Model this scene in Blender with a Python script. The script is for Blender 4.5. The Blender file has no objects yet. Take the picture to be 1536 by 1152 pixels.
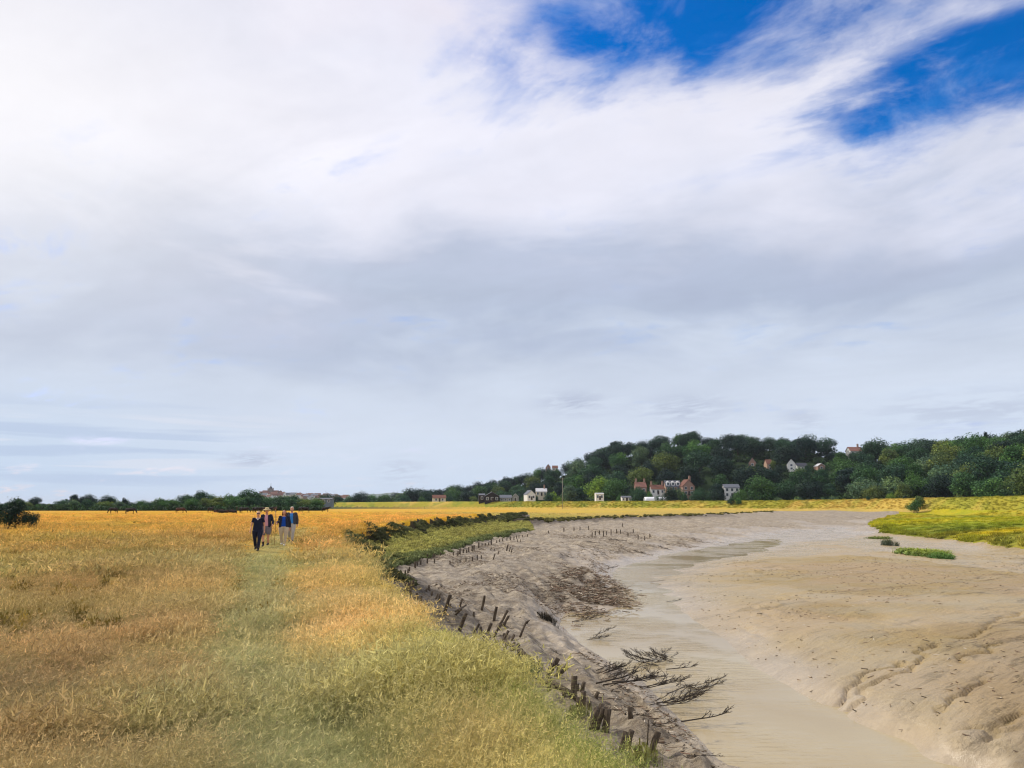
EXPOSURE = 0.0; SUN_E = 3.6; SKY_SAT = 1.7; SKY_VAL = 1.4; CLOUD_GAIN = 1.07; DENOISE = True; HAZE = 0.00006
import bpy, bmesh, math, random
import numpy as np
from mathutils import Vector, Matrix

random.seed(7)
rng = np.random.default_rng(11)
S = bpy.context.scene
COL = S.collection
R = math.radians

# ------------------------------------------------------------------ camera model
F = 1160.0            # focal length in pixels of a 1536 px wide frame
CAM_Z = 2.0
HORIZON = 756.0
PITCH = math.atan((HORIZON - 576.0) / F)
CP, SP = math.cos(PITCH), math.sin(PITCH)

def ray(u, v):
    a = (u - 768.0) / F
    b = (576.0 - v) / F
    return np.array([a, CP - SP * b, SP + CP * b])

def at_z(u, v, z):
    d = ray(u, v)
    t = (z - CAM_Z) / d[2]
    return (d[0] * t, d[1] * t, z)

def at_y(u, v, y):
    d = ray(u, v)
    t = y / d[1]
    return (d[0] * t, y, CAM_Z + d[2] * t)

def project(x, y, z):
    z = z - CAM_Z
    fw = y * CP + z * SP
    up = -y * SP + z * CP
    return 768.0 + F * x / fw, 576.0 - F * up / fw

def x_at(u, y):
    return (u - 768.0) / 1174.0 * y

# ------------------------------------------------------------------ noise
def _hash(ix, iy, seed):
    n = (ix.astype(np.int64) * 374761393 + iy.astype(np.int64) * 668265263 + seed * 1442695041) & 0x7fffffff
    n = ((n ^ (n >> 13)) * 1274126177) & 0x7fffffff
    n = n ^ (n >> 16)
    return (n & 0xffff) / 65535.0

def vnoise(x, y, seed=0):
    ix = np.floor(x); iy = np.floor(y)
    fx = x - ix; fy = y - iy
    fx = fx * fx * fx * (fx * (fx * 6 - 15) + 10); fy = fy * fy * fy * (fy * (fy * 6 - 15) + 10)
    a = _hash(ix, iy, seed); b = _hash(ix + 1, iy, seed)
    c = _hash(ix, iy + 1, seed); d = _hash(ix + 1, iy + 1, seed)
    return a + (b - a) * fx + (c - a) * fy + (a - b - c + d) * fx * fy

def fbm(x, y, octv=4, seed=0):
    s = 0.0; a = 0.5; t = 0.0
    for i in range(octv):
        s = s + a * vnoise(x, y, seed + i * 17)
        t += a; a *= 0.5
        x = x * 2.03 + 11.3; y = y * 2.03 + 5.7
    return s / t

def sstep(a, b, x):
    t = np.clip((x - a) / (b - a), 0, 1)
    return t * t * (3 - 2 * t)

# ------------------------------------------------------------------ polylines
def densify(p, n=3):
    out = []
    for a, b in zip(p[:-1], p[1:]):
        for i in range(n):
            t = i / n
            out.append(tuple(a[k] * (1 - t) + b[k] * t for k in range(len(a))))
    out.append(tuple(p[-1]))
    return out

def seg_dist(px, py, line):
    """distance of points to a polyline, and the side (cross product) of the nearest segment"""
    best = np.full(px.shape, 1e18)
    for a, b in zip(line[:-1], line[1:]):
        dx, dy = b[0] - a[0], b[1] - a[1]
        L = dx * dx + dy * dy + 1e-12
        t = np.clip(((px - a[0]) * dx + (py - a[1]) * dy) / L, 0, 1)
        d = (px - a[0] - t * dx) ** 2 + (py - a[1] - t * dy) ** 2
        np.minimum(best, d, out=best)
    return np.sqrt(best)

def inside(px, py, poly):
    r = np.zeros(px.shape, bool)
    n = len(poly)
    for i in range(n):
        x0, y0 = poly[i][:2]; x1, y1 = poly[(i + 1) % n][:2]
        if y0 == y1:
            continue
        c = (y0 > py) != (y1 > py)
        xx = (x1 - x0) * (py - y0) / (y1 - y0) + x0
        r ^= c & (px < xx)
    return r

def sdist(px, py, poly):
    """signed distance to a closed polygon, positive inside"""
    d = seg_dist(px, py, list(poly) + [poly[0]])
    return np.where(inside(px, py, poly), d, -d)

PX = lambda pts: [at_z(*p) for p in pts]

# ------------------------------------------------------------------ control lines of the land
crest_near = [(x_ - .28 * min(1, 14 / y_), y_, z_ - .2 * min(1, 22 / y_)) for x_, y_, z_ in PX([(u_, v_, z_ + .2 * min(1, 22 / (2320 / (v_ - 756)))) for u_, v_, z_ in [(1030, 1235, 0), (985, 1172, 0), (930, 1125, -.02), (860, 1074, -.02), (800, 1034, -.02), (745, 996, -.02), (700, 966, -.02),
                 (640, 933, -.02), (600, 898, 0), (562, 864, 0), (540, 840, 0), (526, 816, 0), (520, 801, 0)]])]
crest_pre = [(6, -40, 0), (4, -8, 0), (2.7, 0, 0), (2.0, 3, 0)]
crest_back = PX([(520, 801, 0), (560, 792.5, 0), (600, 786.5, 0), (650, 780.5, 0), (700, 776.5, 0), (745, 772, 0), (790, 769.5, 0)])
crest_two = PX([(805, 779, -.5), (830, 780, -.75), (870, 777, -.7), (940, 774, -.6), (1010, 772.5, -.6), (1060, 770.5, -.5), (1110, 768.5, -.4), (1160, 766.5, -.3)])
foot_two = PX([(806, 789, -1.25), (830, 788, -1.45), (880, 783.5, -1.4), (940, 779.5, -1.3), (1010, 777, -1.2), (1060, 774.5, -1.1), (1110, 772, -1.0), (1160, 769, -.7)])

def offset(line, d):
    out = []
    n = len(line)
    for i in range(n):
        a = line[max(i - 1, 0)]; b = line[min(i + 1, n - 1)]
        tx, ty = b[0] - a[0], b[1] - a[1]
        L = math.hypot(tx, ty)
        out.append((line[i][0] + ty / L * d, line[i][1] - tx / L * d))
    return out

near_all = crest_pre[:-1] + crest_near
foot_near = [(x, y, -1.05) for x, y in offset(near_all[:-3], 0.95)]
bench_front = PX([(572, 860, -1.35), (588, 851, -1.35), (618, 844, -1.35), (660, 833, -1.35), (690, 822, -1.35), (740, 807, -1.35), (790, 797, -1.35)])
bench_back = PX([(556, 836, -1.25), (553, 818, -1.25), (575, 811, -1.25), (600, 805, -1.25), (650, 796, -1.25), (700, 789.5, -1.25), (745, 783.5, -1.25), (785, 781, -1.25)])
mud_one = PX([(1045, 1162, -1.55), (990, 1120, -1.5), (900, 1060, -1.5), (860, 1030, -1.4), (800, 990, -1.4), (760, 965, -1.4), (720, 935, -1.4),
              (680, 905, -1.4), (650, 882, -1.5), (625, 864, -1.55), (612, 857, -1.55), (640, 844, -1.6), (700, 827, -1.6), (760, 810, -1.6), (800, 801, -1.6), (832, 792, -1.6)])
mud_two = PX([(1062, 1140, -2.4), (950, 1062, -2.35), (900, 1015, -2.35), (850, 980, -2.3), (800, 930, -2.1), (760, 890, -1.9), (760, 860, -1.8),
              (800, 840, -1.8), (850, 820, -1.9), (920, 806, -2.0), (1000, 797, -2.05), (1100, 784, -1.9), (1180, 775, -1.6)])
ZW = -3.2
water_l = [(13, -40, ZW), (11, -10, ZW), (9.5, 0, ZW), (7.6, 5, ZW), (5.8, 11, ZW)] + PX([(1090, 1152, ZW), (1040, 1100, ZW), (1000, 1060, ZW), (960, 1020, ZW), (905, 988, ZW),
          (868, 966, ZW), (838, 935, ZW), (850, 921, ZW), (905, 917, ZW), (932, 908, ZW), (930, 890, ZW), (917, 870, ZW), (922, 855, ZW), (1000, 832, ZW), (1100, 815, ZW), (1160, 803, ZW + .05), (1200, 797, -3.05), (1290, 788, -2.95)])
water_r = [(24, -40, ZW), (20, -10, ZW), (17, 0, ZW), (13.5, 5, ZW), (11, 11, ZW)] + PX([(1460, 1152, ZW), (1300, 1090, ZW), (1200, 1040, ZW), (1130, 1000, ZW), (1088, 960, ZW),
          (1040, 930, ZW), (1008, 905, ZW), (982, 880, ZW), (972, 865, ZW), (1040, 845, ZW), (1120, 830, ZW), (1180, 816, ZW + .05), (1200, 812, -3.1), (1290, 804, -3.0), (1312, 799, -2.95)])
bed = [(18, -40, -3.7), (15, -10, -3.7), (12.8, 0, -3.7), (10.5, 5, -3.7), (8.4, 11, -3.7)] + PX([(1250, 1152, -3.65), (1170, 1090, -3.65), (1100, 1040, -3.65), (1040, 1000, -3.6), (990, 965, -3.6), (950, 930, -3.5),
          (968, 905, -3.5), (955, 885, -3.5), (945, 868, -3.5), (980, 848, -3.5), (1060, 832, -3.45), (1130, 818, -3.35), (1170, 810, -3.2), (1240, 801, -3.08), (1300, 794, -3.0)])
bar = PX([(u_, v_, -2.95 + (z_ + 2.95) * .68) for u_, v_, z_ in [(1080, 900, -2.9), (1150, 945, -2.85), (1250, 1005, -2.8), (1330, 1062, -2.85), (1450, 1122, -2.85), (1536, 1142, -2.7),
          (1150, 905, -2.6), (1230, 950, -2.45), (1320, 1005, -2.4), (1420, 1060, -2.4), (1530, 1095, -2.4), (1650, 1130, -2.4),
          (1300, 940, -2.3), (1400, 990, -2.2), (1500, 1030, -2.15), (1620, 1060, -2.1), (1120, 865, -2.75), (1200, 880, -2.5), (1300, 885, -2.35), (1450, 900, -2.15),
          (1536, 930, -2.05), (1650, 950, -1.9), (1120, 843, -2.85), (1200, 838, -2.8), (1300, 845, -2.6), (1400, 860, -2.45), (1536, 860, -2.5), (1650, 870, -2.4),
          (1250, 818, -2.95), (1300, 825, -2.8), (1380, 832, -2.6), (1450, 838, -2.7), (1536, 836, -2.85), (1650, 850, -2.8),
          (1420, 816, -2.9), (1345, 806, -2.92), (1500, 825, -2.9), (1600, 836, -2.9)]]) + [(20, 8, -2.3), (24, 0, -2.3), (30, -20, -2.3), (45, 22, -2.0), (50, -20, -1.5), (75, 25, -1.2), (90, -20, -.5)]
marsh_foot = PX([(1306, 784, -2.5), (1303, 789, -2.75), (1318, 797, -2.8), (1340, 802, -2.8), (1400, 807, -2.8), (1440, 811.5, -2.75), (1490, 818, -2.75), (1536, 824, -2.75), (1650, 838, -2.75), (1900, 870, -2.7)])
marsh_edge = PX([(1316, 784, -2.2), (1330, 790, -2.15), (1400, 795, -2.05), (1450, 799, -2.0), (1490, 806, -2.0), (1536, 811, -2.0), (1650, 824, -2.0), (1900, 850, -2.0)])
marsh_top = PX([(1345, 777, -1.4), (1400, 780, -1.3), (1450, 785, -1.3), (1536, 791, -1.3), (1650, 800, -1.2), (1380, 771, -.8), (1450, 773, -.6), (1536, 777, -.5), (1650, 782, -.4)])
dike_px = [(440, 754.5, 505), (500, 753.5, 500), (600, 752.5, 480), (700, 752, 450), (850, 752, 410), (1000, 751.5, 370), (1150, 751, 330), (1300, 749, 300), (1400, 747, 265),
           (1536, 744, 215), (1700, 738, 185), (2000, 725, 160), (2600, 700, 150)]
dike_top = [at_y(*p) for p in dike_px]
dike_top[0] = (dike_top[0][0], dike_top[0][1], .6)
dike_front = [(x_at(p[0], p[2] - 9), p[2] - 9, .25) for p in dike_px]
dike_rear = [(x_at(p[0], p[2] + 10), p[2] + 10, .2) for p in dike_px]
far_mud = PX([(1195, 767, -.4), (1250, 765.5, -.2), (1340, 766.5, -.3), (1250, 772, -1.1), (1330, 772.5, -1.4), (1250, 783, -2.5), (1290, 779, -2.3), (1215, 779, -2.0)])
debris = PX([(842, 912, -3.05), (842, 880, -2.85), (900, 872, -2.9), (922, 892, -3.12), (880, 911, -3.12), (868, 890, -2.98)])
gully = PX([(786, 892, -2.0), (812, 872, -2.0), (822, 884, -2.55), (836, 873, -2.55), (846, 866, -2.3), (880, 858, -2.5)])

# wooded hill: foot and ridge as (u, distance, height)
RIDGE_TOP = [(560, 742), (620, 735), (660, 731), (690, 727), (730, 720), (760, 713), (800, 706), (830, 699), (860, 690), (880, 684), (905, 667), (930, 659), (960, 664), (1000, 652),
             (1040, 645), (1070, 655), (1100, 650), (1130, 651), (1170, 652), (1200, 650), (1235, 656), (1265, 650), (1290, 666), (1310, 659), (1335, 668), (1370, 659), (1420, 654), (1455, 653), (1490, 652), (1536, 641), (1650, 630), (1800, 640), (2200, 690)]
FOOT_D = [(560, 620), (690, 520), (800, 470), (1000, 400), (1300, 340), (1536, 262), (1800, 235), (2200, 225)]
RIDGE_D = [(560, 680), (690, 630), (800, 610), (1000, 545), (1300, 475), (1536, 385), (1800, 360), (2200, 350)]
def lerp_tab(tab, u):
    return float(np.interp(u, [a for a, _ in tab], [b for _, b in tab]))
def ridge_z(u):
    return max(0.5, CAM_Z + (HORIZON - lerp_tab(RIDGE_TOP, u)) * lerp_tab(RIDGE_D, u) / 1174 - 12.0)
hill_ctrl = []
for u in (560, 620, 690, 745, 800, 860, 900, 950, 1000, 1040, 1090, 1150, 1220, 1290, 1330, 1400, 1470, 1536, 1650, 1800, 2000, 2200):
    f, r = lerp_tab(FOOT_D, u), lerp_tab(RIDGE_D, u)
    z = ridge_z(u)
    hill_ctrl += [(x_at(u, f), f, .5), (x_at(u, f + (r - f) * .5), f + (r - f) * .5, z * .48), (x_at(u, r), r, z), (x_at(u, r + 25), r + 25, z), (x_at(u, r + 160), r + 160, z * .4), (x_at(u, r + 500), r + 500, 2)]
town_ctrl = [(x_at(u, 1500), 1500, z) for u, z in ((300, 3), (340, 7), (370, 12), (400, 18), (430, 16.5), (470, 14), (510, 11), (545, 8), (580, 4))]
town_ctrl += [(x_at(u, 1300), 1300, 1) for u in (300, 400, 500, 600)] + [(x_at(u, 1800), 1800, 4) for u in (300, 400, 500, 600)]

flat = []
for (u, v) in [(0, 1150), (300, 1150), (600, 1150), (800, 1150), (0, 1000), (200, 1000), (400, 1000), (550, 1000), (650, 1000), (0, 900), (200, 900), (400, 900), (520, 900), (0, 850), (200, 840), (400, 840), (480, 830),
               (0, 810), (200, 800), (400, 800), (480, 800), (0, 785), (200, 785), (400, 785), (520, 785), (0, 775), (200, 774), (400, 773), (560, 776), (650, 772), (720, 769),
               (0, 768), (200, 767), (400, 767), (600, 767), (700, 766), (760, 765), (850, 766), (-300, 1000), (-300, 850), (-300, 790), (-800, 900), (950, 765), (1050, 764), (1130, 763)]:
    flat.append(at_z(u, v, -.25 if u > 840 and v < 800 else 0))
flat += [(-2, 1, 0), (0, 0, 0), (-5, -5, 0), (-30, -40, 0), (-100, 0, 0), (-200, -200, 0), (-300, 100, 0), (-400, 400, 0), (-150, 300, 0), (-60, 330, 0), (0, 380, 0), (-200, 500, 0), (-500, 900, 0), (-100, 900, 0), (100, 700, 1),
         (200, -200, 0), (600, 0, 1), (900, 500, 1), (1500, 1500, 0), (0, 3000, 0), (-2500, 2500, 0), (2500, 2500, 0), (-3000, 0, 0), (3000, 0, 0), (0, -3000, 0), (0, 12000, 0), (-12000, 0, 0), (12000, 0, 0), (0, -12000, 0),
         (-1500, 1500, 0), (40, 300, .1), (80, 290, .1), (-20, 260, 0), (20, 270, 0)]

ctrl = []
ctrl += densify(crest_back, 8) + densify(bench_back, 6) + densify(bench_front, 4)
for line in (crest_near, crest_pre, crest_two, foot_two, foot_near, mud_one, mud_two, water_l, water_r, bed, marsh_foot, marsh_edge):
    ctrl += densify(line, 2)
ctrl += [(x, y, 0) for x, y in offset(near_all, -1.2)] + [(x, y, 0) for q_ in (-1.5, -4, -10) for x, y in offset(densify(crest_back, 6), q_)] + [(x, y, -.55) for q_ in (-2, -6) for x, y in offset(densify(crest_two, 4), q_)]
ctrl += [(x, y, -1.3) for q_ in (1.6, 3.5) for x, y in offset(densify(bench_back, 5), q_)]
ctrl += bar + marsh_top + densify(dike_top, 14) + densify(dike_front, 14) + densify(dike_rear, 14) + far_mud + debris + gully + hill_ctrl + town_ctrl + flat
C = np.array(ctrl, float)
keep = []
for i in range(len(C)):                       # drop near-duplicates
    if all((C[i, 0] - C[j, 0]) ** 2 + (C[i, 1] - C[j, 1]) ** 2 > (.12 + .003 * math.hypot(C[i, 0], C[i, 1])) ** 2 for j in keep):
        keep.append(i)
C = C[keep]
_c2 = .35
_r = np.sqrt((C[:, None, 0] - C[None, :, 0]) ** 2 + (C[:, None, 1] - C[None, :, 1]) ** 2 + _c2)
A = np.zeros((len(C) + 1, len(C) + 1))
A[:-1, :-1] = _r - np.eye(len(C)) * .02
A[-1, :-1] = 1; A[:-1, -1] = 1
_w = np.linalg.solve(A, np.concatenate([C[:, 2], [0]]))

def rbf(x, y):
    x = np.asarray(x, float).ravel(); y = np.asarray(y, float).ravel()
    out = np.empty(len(x))
    for s in range(0, len(x), 20000):
        dx = x[s:s + 20000, None] - C[None, :, 0]; dy = y[s:s + 20000, None] - C[None, :, 1]
        dx *= dx; dy *= dy; dx += dy; dx += _c2
        np.sqrt(dx, out=dx)
        out[s:s + 20000] = dx @ _w[:-1] + _w[-1]
    return out

# zones on the ground plan
xy = lambda pts: [(p[0], p[1]) for p in pts]
river_zone = xy(crest_pre) + xy(crest_near) + xy(crest_back)[1:] + xy(crest_two) + [at_z(1195, 766, -.2)[:2], at_z(1250, 765, -.15)[:2], at_z(1350, 766, -.2)[:2]] + xy(marsh_foot) + [(160, 40), (160, -60), (6, -60)]
bench_zone = xy(bench_front) + xy(PX([(800, 793, -1.2)])) + xy(offset(crest_back, -.3))[::-1] + [at_z(540, 838, -.2)[:2], at_z(566, 862, -.4)[:2]]
right_zone = xy(water_r) + [(160, 120), (160, -60)]
marsh_zone = [at_z(1350, 766, -.2)[:2]] + xy(marsh_foot) + [(190, 60)] + xy([dike_front[-3], dike_front[-4], dike_front[-5]])
dike_zone = xy(dike_front) + xy(dike_rear)[::-1]
hill_zone = [(x_at(u, d), d) for u, d in FOOT_D] + [(x_at(u, d + 450), d + 450) for u, d in RIDGE_D][::-1]
cracks = [PX([(u_, v_, -2.95 + (z_ + 2.95) * .68) for u_, v_, z_ in l]) for l in ([(1536, 918, -2.05), (1490, 930, -2.1), (1470, 945, -2.1), (1458, 957, -2.15), (1440, 962, -2.2)],
                          [(1400, 968, -2.2), (1372, 985, -2.25), (1352, 1004, -2.3), (1318, 1012, -2.35), (1290, 1030, -2.45), (1262, 1046, -2.6), (1245, 1050, -2.7)],
                          [(1350, 990, -2.3), (1310, 1000, -2.4), (1280, 1020, -2.45), (1252, 1032, -2.6)],
                          [(1490, 972, -2.2), (1465, 985, -2.2), (1435, 995, -2.25)],
                          [(1470, 1020, -2.2), (1430, 1045, -2.4), (1405, 1060, -2.5)],
                          [(1536, 1070, -2.3), (1500, 1085, -2.4), (1470, 1100, -2.6)])]

def relief(x, y, zb):
    """small real relief: mud ridges and gullies, turf unevenness"""
    d = np.hypot(x, y)
    mudm = sstep(-.55, -1.0, zb) * sstep(260, 160, d)
    left = 1 - sstep(-1.5, 1.5, sdist(x, y, right_zone))
    # runnels running down the bank toward the water on the left bank
    ridg = 1 - np.abs(2 * fbm(x * .55 + y * .15, y * .13 - x * .25, 4, 5) - 1) * 2.2
    dz = mudm * left * ((ridg - .4) * .24 + (fbm(x * 1.9, y * 1.1, 4, 9) - .5) * .30 + (fbm(x * 5, y * 4, 2, 19) - .5) * .10 * sstep(40, 25, d)) * sstep(-3.3, -2.7, zb)
    st = fbm(x * .35 + 3, y * .18, 4, 21)
    rough = sstep(.47, .63, fbm(x * .16, y * .10, 3, 31))
    dz += mudm * (1 - left) * ((st - .5) * .22 + rough * (fbm(x * 2.2, y * 1.2, 3, 41) - .55) * .24) * sstep(-3.25, -2.95, zb)
    for c in cracks:
        m = (np.abs(x - np.mean([p[0] for p in c])) < 12) & (np.abs(y - np.mean([p[1] for p in c])) < 14)
        if m.any():
            dd = seg_dist(x[m] + (fbm(x[m] * 1.2, y[m] * 1.2, 3, 3) - .5) * .9, y[m] + (fbm(x[m] * 1.2, y[m] * 1.2, 3, 8) - .5) * .9, c)
            dz[m] += -.13 * sstep(.13, .03, dd) - .05 * sstep(.5, .1, dd)
    turf = sstep(-.6, -.1, zb) * sstep(250, 120, d)
    dz += turf * (fbm(x * .35, y * .35, 4, 51) - .5) * .16
    steep = sstep(-.05, -.25, zb) * sstep(-1.3, -.9, zb) * sstep(230, 120, d)
    dz += steep * (fbm(x * 1.4, y * 1.4, 3, 61) - .5) * (.35 - .2 * sstep(30, 60, d))
    return dz

def H(x, y):
    x = np.atleast_1d(np.asarray(x, float)); y = np.atleast_1d(np.asarray(y, float))
    z = rbf(x, y)
    return z + relief(x, y, z)

def h1(x, y):
    return float(H([x], [y])[0])

def hit(u, v, tmax=700):
    """first point of the land seen through a pixel of the photograph"""
    d = ray(u, v)
    t = np.concatenate([np.linspace(3, 60, 500), np.geomspace(60.2, tmax, 500)])
    z = H(d[0] * t, d[1] * t) - (CAM_Z + d[2] * t)
    k = np.argmax(z > 0)
    if z[k] <= 0:
        return None
    if k == 0:
        tt = t[0]
    else:
        tt = t[k - 1] + (t[k] - t[k - 1]) * (-z[k - 1]) / (z[k] - z[k - 1])
    return Vector((d[0] * tt, d[1] * tt, CAM_Z + d[2] * tt))

# ------------------------------------------------------------------ object helpers
def fast_mesh(name, verts, faces, smooth=True):
    me = bpy.data.meshes.new(name)
    verts = np.asarray(verts, np.float32); faces = np.asarray(faces, np.int32)
    n, k = faces.shape
    me.vertices.add(len(verts)); me.vertices.foreach_set('co', verts.ravel())
    me.loops.add(n * k); me.loops.foreach_set('vertex_index', faces.ravel())
    me.polygons.add(n)
    me.polygons.foreach_set('loop_start', np.arange(0, n * k, k, dtype=np.int32))
    me.polygons.foreach_set('loop_total', np.full(n, k, np.int32))
    if smooth:
        me.polygons.foreach_set('use_smooth', np.ones(n, bool))
    me.update(calc_edges=True)
    return me

def attr_f(me, name, data, dom='POINT'):
    a = me.attributes.new(name, 'FLOAT', dom); a.data.foreach_set('value', np.asarray(data, np.float32))

def attr_c(me, name, rgb, dom='POINT'):
    rgb = np.asarray(rgb, np.float32)
    a = me.attributes.new(name, 'FLOAT_COLOR', dom)
    a.data.foreach_set('color', np.concatenate([rgb, np.ones((len(rgb), 1), np.float32)], 1).ravel())

def add(name, me, mat=None, parent=None, loc=None, rot=None):
    o = bpy.data.objects.new(name, me)
    COL.objects.link(o)
    if mat is not None and me is not None:
        for m in (mat if isinstance(mat, (list, tuple)) else [mat]):
            me.materials.append(m)
    if parent is not None:
        o.parent = parent
    if loc is not None:
        o.location = loc
    if rot is not None:
        o.rotation_euler = rot
    return o

def tag(o, label=None, cat=None, group=None, kind=None):
    if label: o['label'] = label
    if cat: o['category'] = cat
    if group: o['group'] = group
    if kind: o['kind'] = kind
    return o

def root(name, loc, label, cat, group=None, rz=0):
    o = bpy.data.objects.new(name, None); COL.objects.link(o)
    o.location = loc; o.rotation_euler = (0, 0, rz)
    o.empty_display_size = .1
    return tag(o, label, cat, group)

def copy_tree(o, parent=None):
    c = o.copy(); COL.objects.link(c); c.parent = parent
    for ch in o.children:
        copy_tree(ch, c)
    return c

def bm_mesh(bm, name, smooth=False):
    me = bpy.data.meshes.new(name); bm.to_mesh(me); bm.free()
    if smooth:
        me.polygons.foreach_set('use_smooth', np.ones(len(me.polygons), bool))
    return me

def lin(r, g, b):
    f = lambda c: ((c / 255 + .055) / 1.055) ** 2.4 if c > 10.3 else c / 255 / 12.92
    return (f(r), f(g), f(b))

# ------------------------------------------------------------------ node helpers
class G:
    """small wrapper for building node trees"""
    def __init__(s, tree):
        s.t = tree; s.t.nodes.clear()
    def n(s, typ, **kw):
        nd = s.t.nodes.new(typ)
        for k, v in kw.items():
            setattr(nd, k, v)
        return nd
    def put(s, sock, v):
        if v is None: return
        if isinstance(v, bpy.types.NodeSocket): s.t.links.new(v, sock)
        elif isinstance(v, (tuple, list)):
            L = len(sock.default_value); v = tuple(v)
            sock.default_value = (v + (1,) * (L - len(v)))[:L]
        else: sock.default_value = v
    def m(s, op, a, b=None, c=None, clamp=False):
        nd = s.n('ShaderNodeMath', operation=op, use_clamp=clamp)
        for i, v in enumerate((a, b, c)): s.put(nd.inputs[i], v)
        return nd.outputs[0]
    def vm(s, op, a, b=None, scale=None):
        nd = s.n('ShaderNodeVectorMath', operation=op)
        s.put(nd.inputs[0], a)
        if b is not None: s.put(nd.inputs[1], b)
        if scale is not None: s.put(nd.inputs['Scale'], scale)
        return nd.outputs[0]
    def mix(s, f, a, b, blend='MIX'):
        nd = s.n('ShaderNodeMix', data_type='RGBA', blend_type=blend)
        s.put(nd.inputs[0], f); s.put(nd.inputs[6], a); s.put(nd.inputs[7], b)
        return nd.outputs[2]
    def noise(s, vec, scale, detail=4, rough=.5, dist=0, out='Fac'):
        nd = s.n('ShaderNodeTexNoise')
        s.put(nd.inputs['Vector'], vec); s.put(nd.inputs['Scale'], scale); s.put(nd.inputs['Detail'], detail)
        s.put(nd.inputs['Roughness'], rough); s.put(nd.inputs['Distortion'], dist)
        return nd.outputs[out]
    def ramp(s, f, stops, interp='LINEAR'):
        nd = s.n('ShaderNodeValToRGB'); cr = nd.color_ramp; cr.interpolation = interp
        while len(cr.elements) < len(stops): cr.elements.new(.5)
        for e, (p, c) in zip(cr.elements, stops):
            e.position = p; e.color = (tuple(c) + (1,))[:4] if isinstance(c, (tuple, list)) else (c, c, c, 1)
        s.put(nd.inputs[0], f)
        return nd.outputs[0]
    def rng(s, f, a, b, c=0, d=1, smooth=True):
        nd = s.n('ShaderNodeMapRange', interpolation_type='SMOOTHSTEP' if smooth else 'LINEAR')
        for i, v in enumerate((f, a, b, c, d)): s.put(nd.inputs[i], v)
        return nd.outputs[0]
    def attr(s, name, typ='GEOMETRY', out='Fac'):
        return s.n('ShaderNodeAttribute', attribute_name=name, attribute_type=typ).outputs[out]
    def pos(s, scale=None):
        p = s.n('ShaderNodeNewGeometry').outputs['Position']
        if scale: p = s.vm('MULTIPLY', p, scale)
        return p
    def bump(s, h, strength=.5, dist=.1, normal=None):
        nd = s.n('ShaderNodeBump'); s.put(nd.inputs['Height'], h); s.put(nd.inputs['Strength'], strength); s.put(nd.inputs['Distance'], dist)
        s.put(nd.inputs['Normal'], normal)
        return nd.outputs[0]
    def bsdf(s, color, rough=.8, normal=None, spec=.3, **kw):
        nd = s.n('ShaderNodeBsdfPrincipled')
        s.put(nd.inputs['Base Color'], color); s.put(nd.inputs['Roughness'], rough); s.put(nd.inputs['Normal'], normal)
        s.put(nd.inputs['Specular IOR Level'], spec)
        for k, v in kw.items(): s.put(nd.inputs[k], v)
        return nd.outputs[0]
    def out(s, shader):
        o = s.n('ShaderNodeOutputMaterial'); s.t.links.new(shader, o.inputs['Surface'])

def material(name):
    m = bpy.data.materials.new(name); m.use_nodes = True
    return m, G(m.node_tree)

def plain(name, color, rough=.8, var=.25, scale=6, spec=.25, bump=0):
    m, g = material(name)
    n = g.noise(g.n('ShaderNodeTexCoord').outputs['Object'], scale, 5, .6)
    f = g.rng(n, .3, .7, 1 - var, 1 + var, smooth=False)
    c = g.vm('SCALE', color, scale=f)
    g.out(g.bsdf(c, rough, g.bump(n, bump, .02) if bump else None, spec))
    return m
# ------------------------------------------------------------------ camera, sun, sky
cam = bpy.data.cameras.new('camera'); cam.sensor_width = 36; cam.lens = 36 * F / 1536; cam.clip_end = 30000; cam.clip_start = .05
co = bpy.data.objects.new('camera', cam); COL.objects.link(co); co.location = (0, 0, CAM_Z); co.rotation_euler = (math.pi / 2 + PITCH, 0, 0)
S.camera = co
S.view_settings.view_transform = 'Standard'; S.view_settings.look = 'None'; S.view_settings.exposure = EXPOSURE; S.view_settings.gamma = 1
S.cycles.max_bounces = 6; S.cycles.diffuse_bounces = 3; S.cycles.glossy_bounces = 2; S.cycles.transmission_bounces = 3; S.cycles.volume_bounces = 0
S.cycles.use_denoising = DENOISE; S.cycles.denoising_prefilter = 'ACCURATE'; S.cycles.filter_width = 1.2
S.cycles.caustics_reflective = False; S.cycles.caustics_refractive = False

SUN_AZ, SUN_EL = R(-62), R(40)
sl = bpy.data.lights.new('sun', 'SUN'); sl.energy = SUN_E; sl.angle = R(1.2); sl.color = (1, .93, .82)
so = bpy.data.objects.new('sun', sl); COL.objects.link(so)
sdir = Vector((math.sin(SUN_AZ) * math.cos(SUN_EL), math.cos(SUN_AZ) * math.cos(SUN_EL), math.sin(SUN_EL)))
so.rotation_euler = sdir.to_track_quat('Z', 'Y').to_euler(); so.location = (-30, 20, 40)

W = bpy.data.worlds.new('World'); S.world = W; W.use_nodes = True
g = G(W.node_tree)
sky = g.n('ShaderNodeTexSky', sky_type='NISHITA'); sky.sun_disc = False; sky.sun_elevation = SUN_EL; sky.sun_rotation = SUN_AZ
sky.dust_density = .4; sky.ozone_density = 2.0; sky.air_density = 1.0
dirv = g.n('ShaderNodeTexCoord').outputs['Generated']
sep = g.n('ShaderNodeSeparateXYZ'); g.put(sep.inputs[0], dirv)
X, Y, Z = sep.outputs
DEG = 180 / math.pi
az = g.m('MULTIPLY', g.m('ARCTAN2', X, Y), DEG)
el = g.m('MULTIPLY', g.m('ARCSINE', Z), DEG)
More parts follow.
